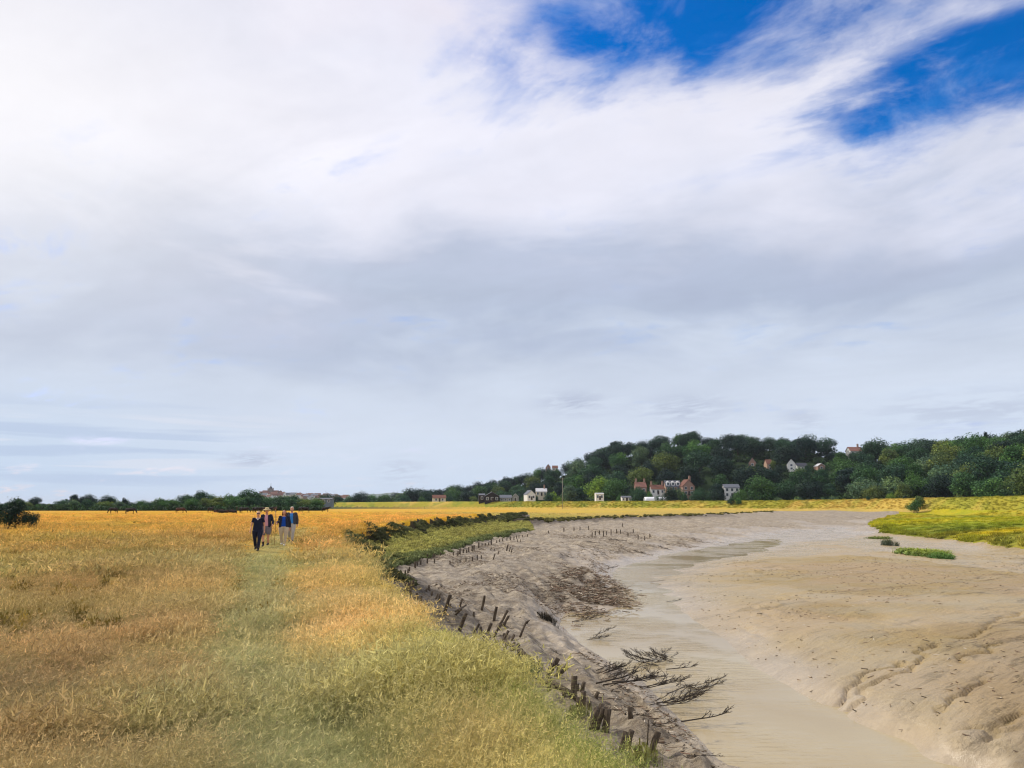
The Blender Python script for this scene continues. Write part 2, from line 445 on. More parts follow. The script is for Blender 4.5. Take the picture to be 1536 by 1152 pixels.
# cloud-layer plane coordinates: clouds shrink and flatten toward the horizon
zz = g.m('ADD', g.m('MAXIMUM', Z, 0), .16)
comb = g.n('ShaderNodeCombineXYZ'); g.put(comb.inputs[0], g.m('DIVIDE', X, zz)); g.put(comb.inputs[1], g.m('DIVIDE', Y, zz)); g.put(comb.inputs[2], .37)
cp = comb.outputs[0]
rot = g.n('ShaderNodeVectorRotate', rotation_type='Z_AXIS'); g.put(rot.inputs['Vector'], cp); g.put(rot.inputs['Angle'], R(35))
wisp = g.vm('MULTIPLY', rot.outputs[0], (.8, 1.15, 1))
n_big = g.noise(cp, 1.1, 5, .52, .5)
n_mid = g.noise(wisp, 2.1, 8, .58, .6)
n_fin = g.noise(wisp, 6.5, 7, .62, .35)
comb2 = g.n('ShaderNodeCombineXYZ'); g.put(comb2.inputs[0], g.m('MULTIPLY', az, .030)); g.put(comb2.inputs[1], g.m('MULTIPLY', el, .085)); g.put(comb2.inputs[2], 2.1)
n_ang = g.noise(comb2.outputs[0], 1.6, 6, .55, .7)      # broad banks seen side on
cen = lambda n: g.m('SUBTRACT', n, .5)
elw = g.m('ADD', g.m('ADD', el, g.m('MULTIPLY', cen(n_ang), g.rng(el, 1, 14, 3, 17))), g.m('MULTIPLY', cen(n_big), g.rng(el, 3, 20, 1, 14)))
tiltv = g.m('MULTIPLY', g.rng(az, -8, 34, 0, 1), -2.0)
elw = g.m('ADD', elw, tiltv)
st = [(0, (204, 219, 239)), (5, (208, 218, 234)), (9, (199, 209, 226)), (12.5, (182, 193, 214)), (15.5, (186, 195, 216)), (18, (207, 212, 229)), (21.5, (224, 226, 240)), (26, (232, 232, 244)), (31, (226, 227, 241)), (38, (228, 225, 238))]
base = g.ramp(g.m('DIVIDE', elw, 40, clamp=True), [(e / 40, lin(*c)) for e, c in st])
def blob(a0, e0, sa, se, warp=0):
    da = g.m('DIVIDE', g.m('SUBTRACT', az, a0), sa); de = g.m('DIVIDE', g.m('SUBTRACT', el, e0), se)
    d2 = g.m('ADD', g.m('MULTIPLY', da, da), g.m('MULTIPLY', de, de))
    return g.m('POWER', math.e, g.m('MULTIPLY', d2, -1))
glow = blob(-36, 24, 17, 11)
glow2 = blob(-17, 29, 8, 6)
base = g.mix(g.m('MULTIPLY', glow, .7), base, lin(248, 246, 247))
base = g.mix(g.m('MULTIPLY', glow2, g.rng(n_mid, .35, .65, .1, .75)), base, lin(246, 244, 250))
grey = g.m('MULTIPLY', blob(-34, 36, 14, 4), g.rng(n_mid, .4, .65))
base = g.mix(g.m('MULTIPLY', grey, .4), base, lin(205, 204, 216))
band = g.m('MULTIPLY', blob(14, 14.5, 22, 3.2), g.rng(n_ang, .35, .62))
base = g.mix(g.m('MULTIPLY', band, .45), base, lin(164, 177, 203))
low_l = g.m('MULTIPLY', g.rng(az, -12, -34), g.rng(el, 11, 2))
base = g.mix(g.m('MULTIPLY', low_l, .55), base, lin(188, 208, 232))
# long thin streaks low on the west
comb3 = g.n('ShaderNodeCombineXYZ'); g.put(comb3.inputs[0], g.m('MULTIPLY', az, .035)); g.put(comb3.inputs[1], g.m('MULTIPLY', el, .75)); g.put(comb3.inputs[2], 7.7)
n_str = g.noise(comb3.outputs[0], 1.3, 4, .5, .3)
strk = g.m('MULTIPLY', g.m('MULTIPLY', g.rng(az, -10, -25), g.m('MULTIPLY', g.rng(el, .6, 1.6), g.rng(el, 7.5, 5))), 1)
base = g.mix(g.m('MULTIPLY', strk, g.rng(n_str, .53, .64, 0, .45)), base, lin(170, 188, 218))
base = g.mix(g.m('MULTIPLY', strk, g.rng(n_str, .45, .36, 0, .5)), base, lin(222, 225, 236))
# fine light and dark wisps
base = g.vm('SCALE', base, scale=g.m('ADD', 1, g.m('MULTIPLY', cen(n_mid), g.rng(el, 3, 16, .05, .30))))
base = g.vm('SCALE', base, scale=g.m('ADD', 1, g.m('MULTIPLY', cen(n_fin), g.rng(el, 5, 18, .03, .09))))
# small torn cloudlets under the grey bank
for a0, e0, sa, se, k in ((4.6, 7.4, 2.6, .9, .5), (12.8, 6.8, 3.2, 1.0, .5), (20.6, 5.8, 1.4, .9, .35), (-18.6, 3.1, 1.6, .5, .55), (-8, 2.4, 1.7, .9, .35), (31, 6.0, 6, 1.2, .35)):
    b = g.m('MULTIPLY', blob(a0, e0, sa, se), g.rng(n_fin, .38, .58))
    base = g.mix(g.m('MULTIPLY', b, k * 1.3), base, lin(172, 181, 204))
# openings to the blue
hs = g.n('ShaderNodeHueSaturation'); g.put(hs.inputs['Color'], sky.outputs[0]); hs.inputs['Saturation'].default_value = SKY_SAT; hs.inputs['Value'].default_value = SKY_VAL
clear = g.mix(g.m('MULTIPLY', g.rng(n_fin, .45, .8), .22), g.vm('MULTIPLY', hs.outputs[0], (1.3, .84, 1.1)), (1.4, 4.2, 9.0))
hole = g.m('MAXIMUM', g.m('MAXIMUM', blob(20, 33, 18, 5.6), g.m('MULTIPLY', blob(33, 26.8, 11, 3.8), 1.05)), g.m('MAXIMUM', g.m('MULTIPLY', blob(36, 33, 8, 6), .8), g.m('MULTIPLY', blob(7, 33.5, 7, 2.8), .9)))
hf = g.m('ADD', hole, g.m('ADD', g.m('MULTIPLY', cen(n_mid), 1.5), g.m('MULTIPLY', cen(n_fin), .55)))
ridg = g.m('ABSOLUTE', g.m('SUBTRACT', g.noise(wisp, 3.4, 8, .6, .5), .5))
hf = g.m('SUBTRACT', hf, g.rng(ridg, .10, .0, 0, .12))
veil = g.rng(g.noise(wisp, 3.6, 9, .6, .4), .46, .72, 0, .6)
gap = g.m('MULTIPLY', g.rng(hf, .06, .80), g.m('SUBTRACT', 1, veil))
cloud = g.vm('SCALE', base, scale=10.0 * CLOUD_GAIN)
col = g.mix(gap, cloud, clear)
low = g.rng(el, -.5, -3)
col = g.mix(low, col, (2.2, 2.0, 1.4))
bg = g.n('ShaderNodeBackground'); g.put(bg.inputs['Color'], col); bg.inputs['Strength'].default_value = .1
wo = g.n('ShaderNodeOutputWorld'); g.t.links.new(bg.outputs[0], wo.inputs['Surface'])

# ------------------------------------------------------------------ colours of the turf, as planted
# anchors: photo pixel on the meadow -> dry colour of the grass there (albedo, sRGB)
TURF = [((0, 1150), (165, 128, 66)), ((150, 1150), (172, 138, 74)), ((300, 1150), (160, 136, 76)), ((430, 1150), (132, 130, 66)), ((550, 1150), (168, 152, 72)), ((700, 1150), (178, 154, 74)), ((900, 1150), (166, 156, 66)),
        ((0, 1060), (150, 120, 64)), ((150, 1060), (166, 132, 62)), ((330, 1050), (160, 138, 68)), ((430, 1040), (140, 134, 70)), ((540, 1050), (170, 158, 78)), ((700, 1060), (176, 158, 70)), ((800, 1080), (168, 154, 60)),
        ((0, 960), (170, 130, 62)), ((120, 960), (170, 132, 66)), ((250, 960), (166, 136, 66)), ((350, 960), (158, 146, 80)), ((430, 960), (186, 164, 82)), ((520, 950), (206, 172, 84)), ((620, 960), (190, 166, 72)), ((680, 980), (172, 158, 58)),
        ((0, 900), (164, 134, 54)), ((100, 890), (170, 133, 58)), ((200, 880), (168, 136, 60)), ((300, 870), (164, 138, 62)), ((370, 860), (158, 146, 76)), ((440, 870), (192, 162, 72)), ((500, 870), (204, 168, 66)), ((570, 880), (184, 160, 48)),
        ((0, 850), (176, 148, 48)), ((120, 850), (170, 146, 56)), ((250, 840), (172, 134, 50)), ((340, 840), (160, 138, 62)), ((400, 838), (160, 144, 70)), ((460, 830), (196, 154, 60)), ((510, 835), (198, 162, 48)),
        ((0, 815), (186, 144, 32)), ((150, 815), (178, 146, 40)), ((300, 815), (176, 138, 40)), ((430, 812), (180, 142, 52)), ((500, 808), (206, 154, 48)),
        ((0, 795), (192, 150, 34)), ((200, 795), (190, 148, 28)), ((350, 795), (190, 146, 34)), ((500, 790), (206, 156, 42)), ((200, 778), (204, 154, 24)), ((400, 778), (208, 160, 32)), ((600, 775), (214, 162, 42)), ((750, 766), (214, 166, 50)),
        ((400, 770), (214, 164, 30)), ((650, 765), (220, 172, 60)), ((200, 770), (208, 156, 26)), ((850, 766), (206, 176, 74)), ((950, 764), (206, 174, 84)), ((950, 770), (190, 164, 86)), ((1050, 767), (190, 164, 84)), ((1130, 765), (194, 166, 84)), ((860, 771), (178, 160, 70))]
TURF_P = np.array([at_z(u, v, 0)[:2] for (u, v), c in TURF]); TURF_C = np.array([lin(*c) for _, c in TURF])
path_line = [at_z(u, v, 0)[:2] for u, v in ((470, 790), (450, 800), (418, 815), (400, 835), (392, 870), (382, 920), (370, 980), (400, 1060), (440, 1152), (470, 1300))]
MARSH = [((1340, 800, -2), (120, 126, 56)), ((1400, 803, -2), (124, 124, 60)), ((1450, 806, -2), (140, 136, 60)), ((1536, 815, -2), (150, 142, 52)), ((1360, 790, -1.8), (128, 134, 36)), ((1420, 792, -1.6), (110, 116, 38)), ((1480, 795, -1.5), (186, 168, 28)),
         ((1536, 797, -1.4), (150, 138, 30)), ((1400, 780, -1.3), (176, 166, 28)), ((1460, 780, -1), (160, 156, 34)), ((1536, 782, -.8), (150, 150, 36)), ((1440, 770, -.4), (168, 154, 50)), ((1536, 768, .2), (178, 164, 60)), ((1380, 768, -.4), (170, 160, 40)), ((1500, 774, -.5), (128, 138, 44))]
MARSH_P = np.array([at_z(*p)[:2] for p, c in MARSH]); MARSH_C = np.array([lin(*c) for _, c in MARSH])

def idw(x, y, P, Cc):
    out = np.empty((len(x), 3))
    for s in range(0, len(x), 20000):
        dx = x[s:s + 20000, None] - P[None, :, 0]; dy = y[s:s + 20000, None] - P[None, :, 1]
        sc = np.hypot(P[:, 0], P[:, 1])[None, :] * .12 + .4
        w = 1 / ((dx * dx + dy * dy) / sc ** 2 + .15) ** 2.2
        out[s:s + 20000] = (w @ Cc) / w.sum(1, keepdims=True)
    return out

def turf_color(x, y):
    jx = (fbm(x * .5, y * .5, 3, 71) - .5) * 3; jy = (fbm(x * .5, y * .5, 3, 77) - .5) * 3
    c = idw(x + jx * .5, y + jy, TURF_P, TURF_C)
    g1 = fbm(x * .28, y * .28, 4, 81); g2 = fbm(x * 1.3, y * 1.3, 3, 91); g3 = fbm(x * .05, y * .03, 4, 95)
    green = sstep(.54, .72, g1)[:, None] * .35
    c = c * (1 - green) + c * np.array([.72, .98, 1.0]) * green
    red = sstep(.50, .70, fbm(x * .22 + 9, y * .16, 4, 99))[:, None] * .42 * sstep(0, -2.5, x)[:, None]
    c = c * (1 - red) + c * np.array([1.02, .82, .82]) * red
    pale = sstep(.48, .30, g3)[:, None] * .35
    c = c * (1 - pale) + (c * .9 + np.array([.05, .045, .02])) * pale
    dp = seg_dist(x, y, path_line); pw = (sstep(.7 + y * .014, .25, dp + (g2 - .5) * .8) * sstep(90, 50, y))[:, None] * .75
    c = c * (1 - pw) + np.array(lin(158, 152, 92)) * pw
    return c * (.86 + .28 * g2[:, None])

def marsh_color(x, y):
    c = idw(x + (fbm(x * .1, y * .1, 3, 5) - .5) * 10, y + (fbm(x * .1, y * .1, 3, 6) - .5) * 14, MARSH_P, MARSH_C)
    n = fbm(x * .25, y * .12, 4, 15)
    gr = sstep(.5, .62, n)[:, None] * .55
    return np.array([1.2, 1.15, .92]) * (c * (1 - gr) + c * np.array([.68, .92, .9]) * gr) * (.8 + .4 * fbm(x, y, 3, 19)[:, None])

def dike_color(x, y):
    a = np.array(lin(170, 160, 56)); b = np.array(lin(206, 176, 84)); c = np.array(lin(120, 134, 48))
    n = fbm(x * .05, y * .08, 4, 25)[:, None]; n2 = fbm(x * .22, y * .22, 3, 28)[:, None]
    right = sstep(20, 110, x)[:, None]
    r = a * (1 - sstep(.5, .7, n)) + b * sstep(.5, .7, n)
    k = sstep(.5, .66, n2) * (.7 - .3 * right)
    return (r * (1 - k) + c * k) * (.85 + .3 * n2)

# ------------------------------------------------------------------ land mesh: one height field, cut into its kinds of ground
na = 620
ang = np.concatenate([np.linspace(-46, 50, na), np.linspace(50, 314, 70)[1:-1]]) * math.pi / 180
rad = np.concatenate([[.05], np.geomspace(.6, 4, 26), np.geomspace(4, 60, 860)[1:], np.geomspace(60, 340, 300)[1:], np.geomspace(340, 900, 220)[1:], np.geomspace(900, 14000, 40)[1:]])
NA, NR = len(ang), len(rad)
gx = (np.sin(ang)[None, :] * rad[:, None]).ravel(); gy = (np.cos(ang)[None, :] * rad[:, None]).ravel()
gz = H(gx, gy)
ii = np.arange(NR - 1)[:, None] * NA; jj = np.arange(NA)[None, :]; j2 = (jj + 1) % NA
faces = np.stack([ii + jj, ii + j2, ii + NA + j2, ii + NA + jj], -1).reshape(-1, 4)[:, ::-1]
fx = gx[faces].mean(1); fy = gy[faces].mean(1); fz = gz[faces].mean(1)
nearq = (fy > -60) & (fy < 320) & (fx > -60) & (fx < 200)
def zone(poly, m=None):
    r = np.zeros(len(fx), bool); r[nearq] = inside(fx[nearq], fy[nearq], poly)
    return r
is_river = zone(river_zone); is_bench = zone(bench_zone) & is_river
is_marsh = zone(marsh_zone) & ~is_river
is_dike = inside(fx, fy, dike_zone)
is_hill = inside(fx, fy, hill_zone) & ~is_dike
kinds = np.select([is_bench, is_river, is_dike, is_marsh, is_hill], [1, 2, 3, 4, 5], 0)

def submesh(name, sel):
    f = faces[sel]; u, inv = np.unique(f.ravel(), return_inverse=True)
    return fast_mesh(name, np.stack([gx[u], gy[u], gz[u]], 1), inv.reshape(-1, 4)), u

# turf-like ground material driven by the colour planted per point
def ground_mat(name, scale=1.0, dark=1.0):
    m, g = material(name)
    p = g.pos()
    n1 = g.noise(p, 3.0 * scale, 6, .65); n2 = g.noise(p, 14 * scale, 4, .6)
    c = g.vm('SCALE', g.attr('tint', out='Color'), scale=g.m('MULTIPLY', g.rng(n1, .3, .75, .62 * dark, 1.2 * dark, False), g.rng(n2, .3, .7, .8, 1.15, False)))
    g.out(g.bsdf(c, .95, g.bump(g.m('ADD', n1, g.m('MULTIPLY', n2, .4)), .6, .08), .1))
    return m
turf_m = ground_mat('turf_soil', 1, .92)

me, u = submesh('meadow', kinds == 0)
tc = turf_color(gx[u], gy[u]); fg = sstep(420, 520, np.hypot(gx[u], gy[u]))[:, None]
attr_c(me, 'tint', tc * (1 - fg) + np.array(lin(60, 78, 44)) * fg)
tag(add('meadow', me, turf_m), kind='structure')
me, u = submesh('embankment', kinds == 3)
attr_c(me, 'tint', dike_color(gx[u], gy[u]))
tag(add('embankment', me, turf_m), kind='structure')
me, u = submesh('salt_marsh', kinds == 4)
attr_c(me, 'tint', marsh_color(gx[u], gy[u]))
tag(add('salt_marsh', me, turf_m), kind='structure')
me, u = submesh('hill', kinds == 5)
attr_c(me, 'tint', np.tile(np.array(lin(44, 62, 34)), (len(u), 1)))
tag(add('hill', me, ground_mat('woodland_floor', .3)), kind='structure')
me, u = submesh('bench_ground', kinds == 1)
attr_c(me, 'tint', np.tile(np.array(lin(66, 60, 44)), (len(u), 1)) * (.7 + .6 * fbm(gx[u], gy[u], 3, 4))[:, None])
tag(add('river_terrace', me, turf_m), kind='structure')

# mud
me, u = submesh('mud_bank', kinds == 2)
mx, my, mz = gx[u], gy[u], gz[u]
rb = rbf(mx, my)
rs = sdist(mx, my, right_zone)
attr_f(me, 'tan', sstep(-2.0, 3.0, rs + (fbm(mx * .2, my * .2, 3, 7) - .5) * 4))
attr_f(me, 'wet', np.clip(sstep(-2.75, -3.18, mz) + .55 * sstep(.46, .6, fbm(mx * .10, my * .06, 4, 12)) * sstep(-1.9, -2.3, rb), 0, 1))
attr_f(me, 'soil', np.clip(sstep(-1.5, -.95, rb + (fbm(mx * .8, my * .8, 3, 2) - .5) * .5) * sstep(280, 150, np.hypot(mx, my)) * (1 - sstep(.0, .2, np.where(my > 170, 1, 0) * np.where(mx > 60, 1, 0))), 0, 1))
m, g = material('estuary_mud')
p = g.pos()
ps = g.vm('MULTIPLY', p, (1.0, .35, 1.0))
rr = g.n('ShaderNodeVectorRotate', rotation_type='Z_AXIS'); g.put(rr.inputs['Vector'], p); g.put(rr.inputs['Angle'], R(-35))
pd = g.vm('MULTIPLY', rr.outputs[0], (.25, 1.2, 1))
n1 = g.noise(p, .35, 6, .6, .4); n2 = g.noise(pd, 2.2, 7, .65, .5); n3 = g.noise(p, 7, 6, .7); n4 = g.noise(p, 30, 3, .6)
tan, wet, soil = g.attr('tan'), g.attr('wet'), g.attr('soil')
gray = g.mix(g.rng(n2, .35, .68), lin(130, 115, 92), lin(188, 173, 146))
gray = g.mix(g.m('MULTIPLY', g.rng(n3, .50, .64), .7), gray, lin(92, 82, 66))
tanc = g.mix(g.rng(n1, .36, .62), lin(166, 142, 90), lin(168, 149, 106))
tanc = g.mix(g.m('MULTIPLY', g.rng(n2, .5, .66), .5), tanc, lin(174, 148, 84))
big = g.noise(g.vm('MULTIPLY', p, (.05, .09, 1)), 1.0, 3, .5)
tanc = g.mix(g.m('MULTIPLY', g.rng(big, .46, .58), .75), tanc, lin(172, 147, 108))
alg = g.m('MULTIPLY', g.m('MULTIPLY', g.rng(g.noise(pd, 1.3, 9, .72, .5), .50, .60), g.rng(n3, .36, .54)), g.rng(g.noise(pd, .22, 3, .5), .44, .60))
tanc = g.mix(g.m('MULTIPLY', alg, .92), tanc, lin(104, 86, 42))
c = g.mix(tan, gray, tanc)
c = g.mix(g.m('MULTIPLY', wet, .65), c, g.mix(tan, lin(178, 165, 144), lin(171, 152, 114)))
c = g.mix(soil, c, g.mix(g.rng(n3, .4, .65), lin(58, 50, 38), lin(112, 96, 70)))
speck = g.m('MULTIPLY', g.rng(n4, .60, .70), g.m('SUBTRACT', 1, g.m('MULTIPLY', wet, .8)))
c = g.mix(g.m('MULTIPLY', speck, .45), c, lin(82, 70, 52))
rgh = g.m('SUBTRACT', .62, g.m('ADD', g.m('MULTIPLY', wet, .34), g.m('MULTIPLY', g.rng(n1, .42, .6), .12)))
hh = g.m('ADD', g.m('MULTIPLY', n2, .9), g.m('ADD', g.m('MULTIPLY', n3, .5), g.m('MULTIPLY', n4, .12)))
nrm = g.bump(hh, g.m('SUBTRACT', 1.0, g.m('MULTIPLY', wet, .7)), .3)
g.out(g.bsdf(c, rgh, nrm, .35))
tag(add('mud_bank', me, m), kind='structure')

# water: a sheet at low-tide level where the channel lies below it
wsel = (fz < ZW + .12) & (fy > -50) & (fy < 200) & is_river
f = faces[wsel]; u, inv = np.unique(f.ravel(), return_inverse=True)
me = fast_mesh('river', np.stack([gx[u], gy[u], np.full(len(u), ZW)], 1), inv.reshape(-1, 4))
m, g = material('silty_water')
p = g.pos()
w1 = g.noise(g.vm('MULTIPLY', p, (.5, 2.2, 1)), 2.2, 4, .55, .3); w2 = g.noise(p, .25, 3, .5)
rip = g.rng(w2, .40, .62, .06, 1)
c = g.mix(g.rng(g.noise(p, .12, 4, .5), .35, .65), lin(158, 139, 98), lin(172, 157, 120))
g.out(g.bsdf(c, .12, g.bump(g.m('MULTIPLY', w1, rip),   .45, .08), .5, IOR=1.33))
tag(add('river', me, m), kind='structure')

# blue upland far beyond the town
def far_hill(u0, u1, y, prof):
    us = np.linspace(u0, u1, 80); vs = []
    hgt = np.interp(us, [a for a, _ in prof], [b for _, b in prof]) + (fbm(us * .06, us * 0, 3, 3) - .5) * 14 * 1
    hgt = np.maximum(hgt, 0)
    for k, dy in enumerate((-900, 0, 900)):
        for uu, h in zip(us, hgt):
            vs.append((x_at(uu, y + dy), y + dy, (h if k == 1 else -2)))
    fs = [(k * 80 + i, k * 80 + i + 1, k * 80 + 81 + i, k * 80 + 80 + i) for k in range(2) for i in range(79)]
    me = fast_mesh('distant_hills', vs, fs)
    attr_c(me, 'tint', np.tile(np.array(lin(96, 112, 92)), (len(vs), 1)))
    tag(add('distant_hills', me, turf_m), kind='structure')
far_hill(500, 860, 9000, [(500, 0), (540, 110), (590, 130), (640, 110), (700, 90), (860, 60)])
# ------------------------------------------------------------------ grasses: tufts of modelled blades, scattered as one uncountable mass each
def blade_batch(n, radius, hmin, hmax, width, lean, bend, wind=(.5, .1), seg=3, clump=.6):
    """n curved tapering blades round the origin -> verts, quads, per-vertex height and per-vertex random"""
    r = radius * np.sqrt(rng.random(n)) * (clump + (1 - clump) * rng.random(n)); a = rng.random(n) * 2 * math.pi
    bx, by = r * np.cos(a), r * np.sin(a)
    h = hmin + (hmax - hmin) * rng.random(n) ** 1.3
    ld = a + rng.normal(0, 1.0, n)
    lx = np.cos(ld) * lean * rng.random(n) + wind[0] * lean * (.4 + rng.random(n)); ly = np.sin(ld) * lean * rng.random(n) + wind[1] * lean
    bd = bend * (.4 + rng.random(n) * 1.2)
    fa = rng.random(n) * 2 * math.pi; wx, wy = np.cos(fa), np.sin(fa)
    V = np.zeros((n, (seg + 1) * 2, 3)); T = np.zeros((n, (seg + 1) * 2))
    for k in range(seg + 1):
        t = k / seg
        cx = bx + h * (lx * t + bd * lx * t * t * 1.5); cy = by + h * (ly * t + bd * ly * t * t * 1.5)
        cz = h * (t - .38 * bd * t * t)
        w = width * (1 - .85 * t) * .5 * (.7 + .6 * rng.random(n) * 0 + .3)
        for s, q in ((-1, 0), (1, 1)):
            V[:, 2 * k + q, 0] = cx + s * wx * w; V[:, 2 * k + q, 1] = cy + s * wy * w; V[:, 2 * k + q, 2] = cz
        T[:, 2 * k:2 * k + 2] = t
    base = (np.arange(n) * (seg + 1) * 2)[:, None]
    Fs = np.concatenate([base + np.array([2 * k, 2 * k + 1, 2 * k + 3, 2 * k + 2]) for k in range(seg)], 0)
    rnd = np.repeat(rng.random(n), (seg + 1) * 2)
    return V.reshape(-1, 3), Fs, T.ravel(), rnd

def head_batch(n, radius, h, size):
    """thin seed stems with a loose pale panicle near the top, built as narrow ribbons"""
    V, Fs, T, Rn = blade_batch(n, radius, h * .75, h * 1.15, size * .35, .35, .9, seg=4)
    Vs = V.reshape(n, 10, 3); outV = [V]; outF = [Fs]; outT = [T]; outR = [Rn]; off = len(V)
    tip = (Vs[:, 8] + Vs[:, 9]) / 2; low = (Vs[:, 6] + Vs[:, 7]) / 2
    for q in range(5):
        t = rng.random(n)[:, None]; b = low + (tip - low) * t
        d = rng.normal(0, 1, (n, 3)) * size * 2.2; d[:, 2] = np.abs(d[:, 2]) * 1.3
        side = rng.normal(0, 1, (n, 3)) * size * .32
        q4 = np.stack([b - side, b + side, b + d + side * .4, b + d - side * .4], 1).reshape(-1, 3)
        outV.append(q4); outF.append(np.arange(n * 4).reshape(n, 4) + off); off += n * 4
        outT.append(np.full(n * 4, 1.25)); outR.append(np.repeat(rng.random(n), 4))
    return np.concatenate(outV), np.concatenate(outF), np.concatenate(outT), np.concatenate(outR)

def leaf_batch(n, radius, height, size):
    """leafy low plant: many small leaf quads over a dome"""
    u = rng.normal(0, 1, (n, 3)); u /= np.linalg.norm(u, axis=1, keepdims=True); u[:, 2] = np.abs(u[:, 2])
    p = u * np.array([radius, radius, height]) * (.45 + .55 * rng.random((n, 1)))
    t1 = rng.normal(0, 1, (n, 3)); t1[:, 2] += .8; t1 /= np.linalg.norm(t1, axis=1, keepdims=True)
    t2 = np.cross(t1, u); t2 /= np.linalg.norm(t2, axis=1, keepdims=True) + 1e-9
    s = size * (.6 + .8 * rng.random((n, 1)))
    V = np.stack([p - t2 * s * .3, p + t2 * s * .3, p + t2 * s * .22 + t1 * s, p - t2 * s * .22 + t1 * s], 1).reshape(-1, 3)
    return V, np.arange(n * 4).reshape(n, 4), np.repeat(np.clip(p[:, 2] / height, 0, 1), 4), np.repeat(rng.random(n), 4)

def make_tufts(colname, mat, batches):
    c = bpy.data.collections.new(colname)
    for i, parts in enumerate(batches):
        Vs, Fs, Ts, Rs = [], [], [], []; off = 0
        for V, Fq, T, Rn in parts:
            Vs.append(V); Fs.append(Fq + off); Ts.append(T); Rs.append(Rn); off += len(V)
        me = fast_mesh('%s_%02d' % (colname, i), np.concatenate(Vs), np.concatenate(Fs))
        attr_f(me, 'tall', np.concatenate(Ts)); attr_f(me, 'rnd', np.concatenate(Rs))
        me.materials.append(mat)
        c.objects.link(bpy.data.objects.new('%s_%02d' % (colname, i), me))
    return c

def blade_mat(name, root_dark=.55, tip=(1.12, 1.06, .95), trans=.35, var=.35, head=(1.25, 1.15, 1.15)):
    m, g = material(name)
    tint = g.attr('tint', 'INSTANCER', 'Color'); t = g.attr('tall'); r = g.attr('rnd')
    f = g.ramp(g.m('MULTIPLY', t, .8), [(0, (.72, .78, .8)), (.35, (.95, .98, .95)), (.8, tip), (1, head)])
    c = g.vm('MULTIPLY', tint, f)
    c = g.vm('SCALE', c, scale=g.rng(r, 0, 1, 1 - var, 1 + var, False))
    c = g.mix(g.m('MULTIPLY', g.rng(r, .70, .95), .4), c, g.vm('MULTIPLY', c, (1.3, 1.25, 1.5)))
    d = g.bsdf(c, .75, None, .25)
    tr = g.n('ShaderNodeBsdfTranslucent'); g.put(tr.inputs['Color'], c)
    mx = g.n('ShaderNodeMixShader'); g.put(mx.inputs[0], trans); g.t.links.new(d, mx.inputs[1]); g.t.links.new(tr.outputs[0], mx.inputs[2])
    g.out(mx.outputs[0])
    return m

def scatter(name, pts, tint, rz, scl, idx, coll, tilt=None):
    me = bpy.data.meshes.new(name)
    me.vertices.add(len(pts)); me.vertices.foreach_set('co', np.asarray(pts, np.float32).ravel())
    attr_c(me, 'tint', tint); attr_f(me, 'scl', scl)
    a = me.attributes.new('rotv', 'FLOAT_VECTOR', 'POINT')
    rv = np.zeros((len(pts), 3), np.float32); rv[:, 2] = rz
    if tilt is not None: rv[:, 0] = tilt[0]; rv[:, 1] = tilt[1]
    a.data.foreach_set('vector', rv.ravel())
    b = me.attributes.new('pick', 'INT', 'POINT'); b.data.foreach_set('value', np.asarray(idx, np.int32))
    o = add(name, me)
    ng = bpy.data.node_groups.new(name + '_scatter', 'GeometryNodeTree')
    ng.interface.new_socket('Geometry', in_out='INPUT', socket_type='NodeSocketGeometry'); ng.interface.new_socket('Geometry', in_out='OUTPUT', socket_type='NodeSocketGeometry')
    N = ng.nodes; L = ng.links
    gi = N.new('NodeGroupInput'); go = N.new('NodeGroupOutput'); ip = N.new('GeometryNodeInstanceOnPoints'); ci = N.new('GeometryNodeCollectionInfo')
    ci.inputs['Collection'].default_value = coll; ci.inputs['Separate Children'].default_value = True; ci.inputs['Reset Children'].default_value = True
    L.new(gi.outputs[0], ip.inputs['Points']); L.new(ci.outputs[0], ip.inputs['Instance']); ip.inputs['Pick Instance'].default_value = True
    for nm, dt, sk in (('pick', 'INT', 'Instance Index'), ('rotv', 'FLOAT_VECTOR', 'Rotation'), ('scl', 'FLOAT', 'Scale')):
        na_ = N.new('GeometryNodeInputNamedAttribute'); na_.data_type = dt; na_.inputs['Name'].default_value = nm
        L.new(na_.outputs[0], ip.inputs[sk])
    L.new(ip.outputs[0], go.inputs[0])
    md = o.modifiers.new('scatter', 'NODES'); md.node_group = ng
    return tag(o, kind='stuff')

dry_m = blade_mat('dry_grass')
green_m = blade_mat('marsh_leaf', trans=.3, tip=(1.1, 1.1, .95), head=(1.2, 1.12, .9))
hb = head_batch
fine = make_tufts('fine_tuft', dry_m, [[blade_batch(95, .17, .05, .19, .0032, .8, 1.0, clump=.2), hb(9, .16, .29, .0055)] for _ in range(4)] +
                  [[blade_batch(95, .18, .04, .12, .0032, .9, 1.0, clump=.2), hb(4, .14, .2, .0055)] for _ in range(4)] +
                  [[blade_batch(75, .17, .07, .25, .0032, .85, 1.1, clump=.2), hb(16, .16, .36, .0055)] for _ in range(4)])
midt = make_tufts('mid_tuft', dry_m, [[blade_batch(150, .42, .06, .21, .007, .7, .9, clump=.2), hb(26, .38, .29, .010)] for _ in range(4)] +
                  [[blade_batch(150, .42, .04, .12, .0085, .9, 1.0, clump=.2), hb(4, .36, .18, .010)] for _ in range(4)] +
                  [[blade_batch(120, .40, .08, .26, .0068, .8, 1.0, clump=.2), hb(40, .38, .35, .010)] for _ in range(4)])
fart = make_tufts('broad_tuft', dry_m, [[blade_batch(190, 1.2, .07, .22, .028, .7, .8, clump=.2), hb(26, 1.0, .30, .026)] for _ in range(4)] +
                  [[blade_batch(190, 1.2, .04, .13, .028, .9, .9, clump=.2)] for _ in range(4)])

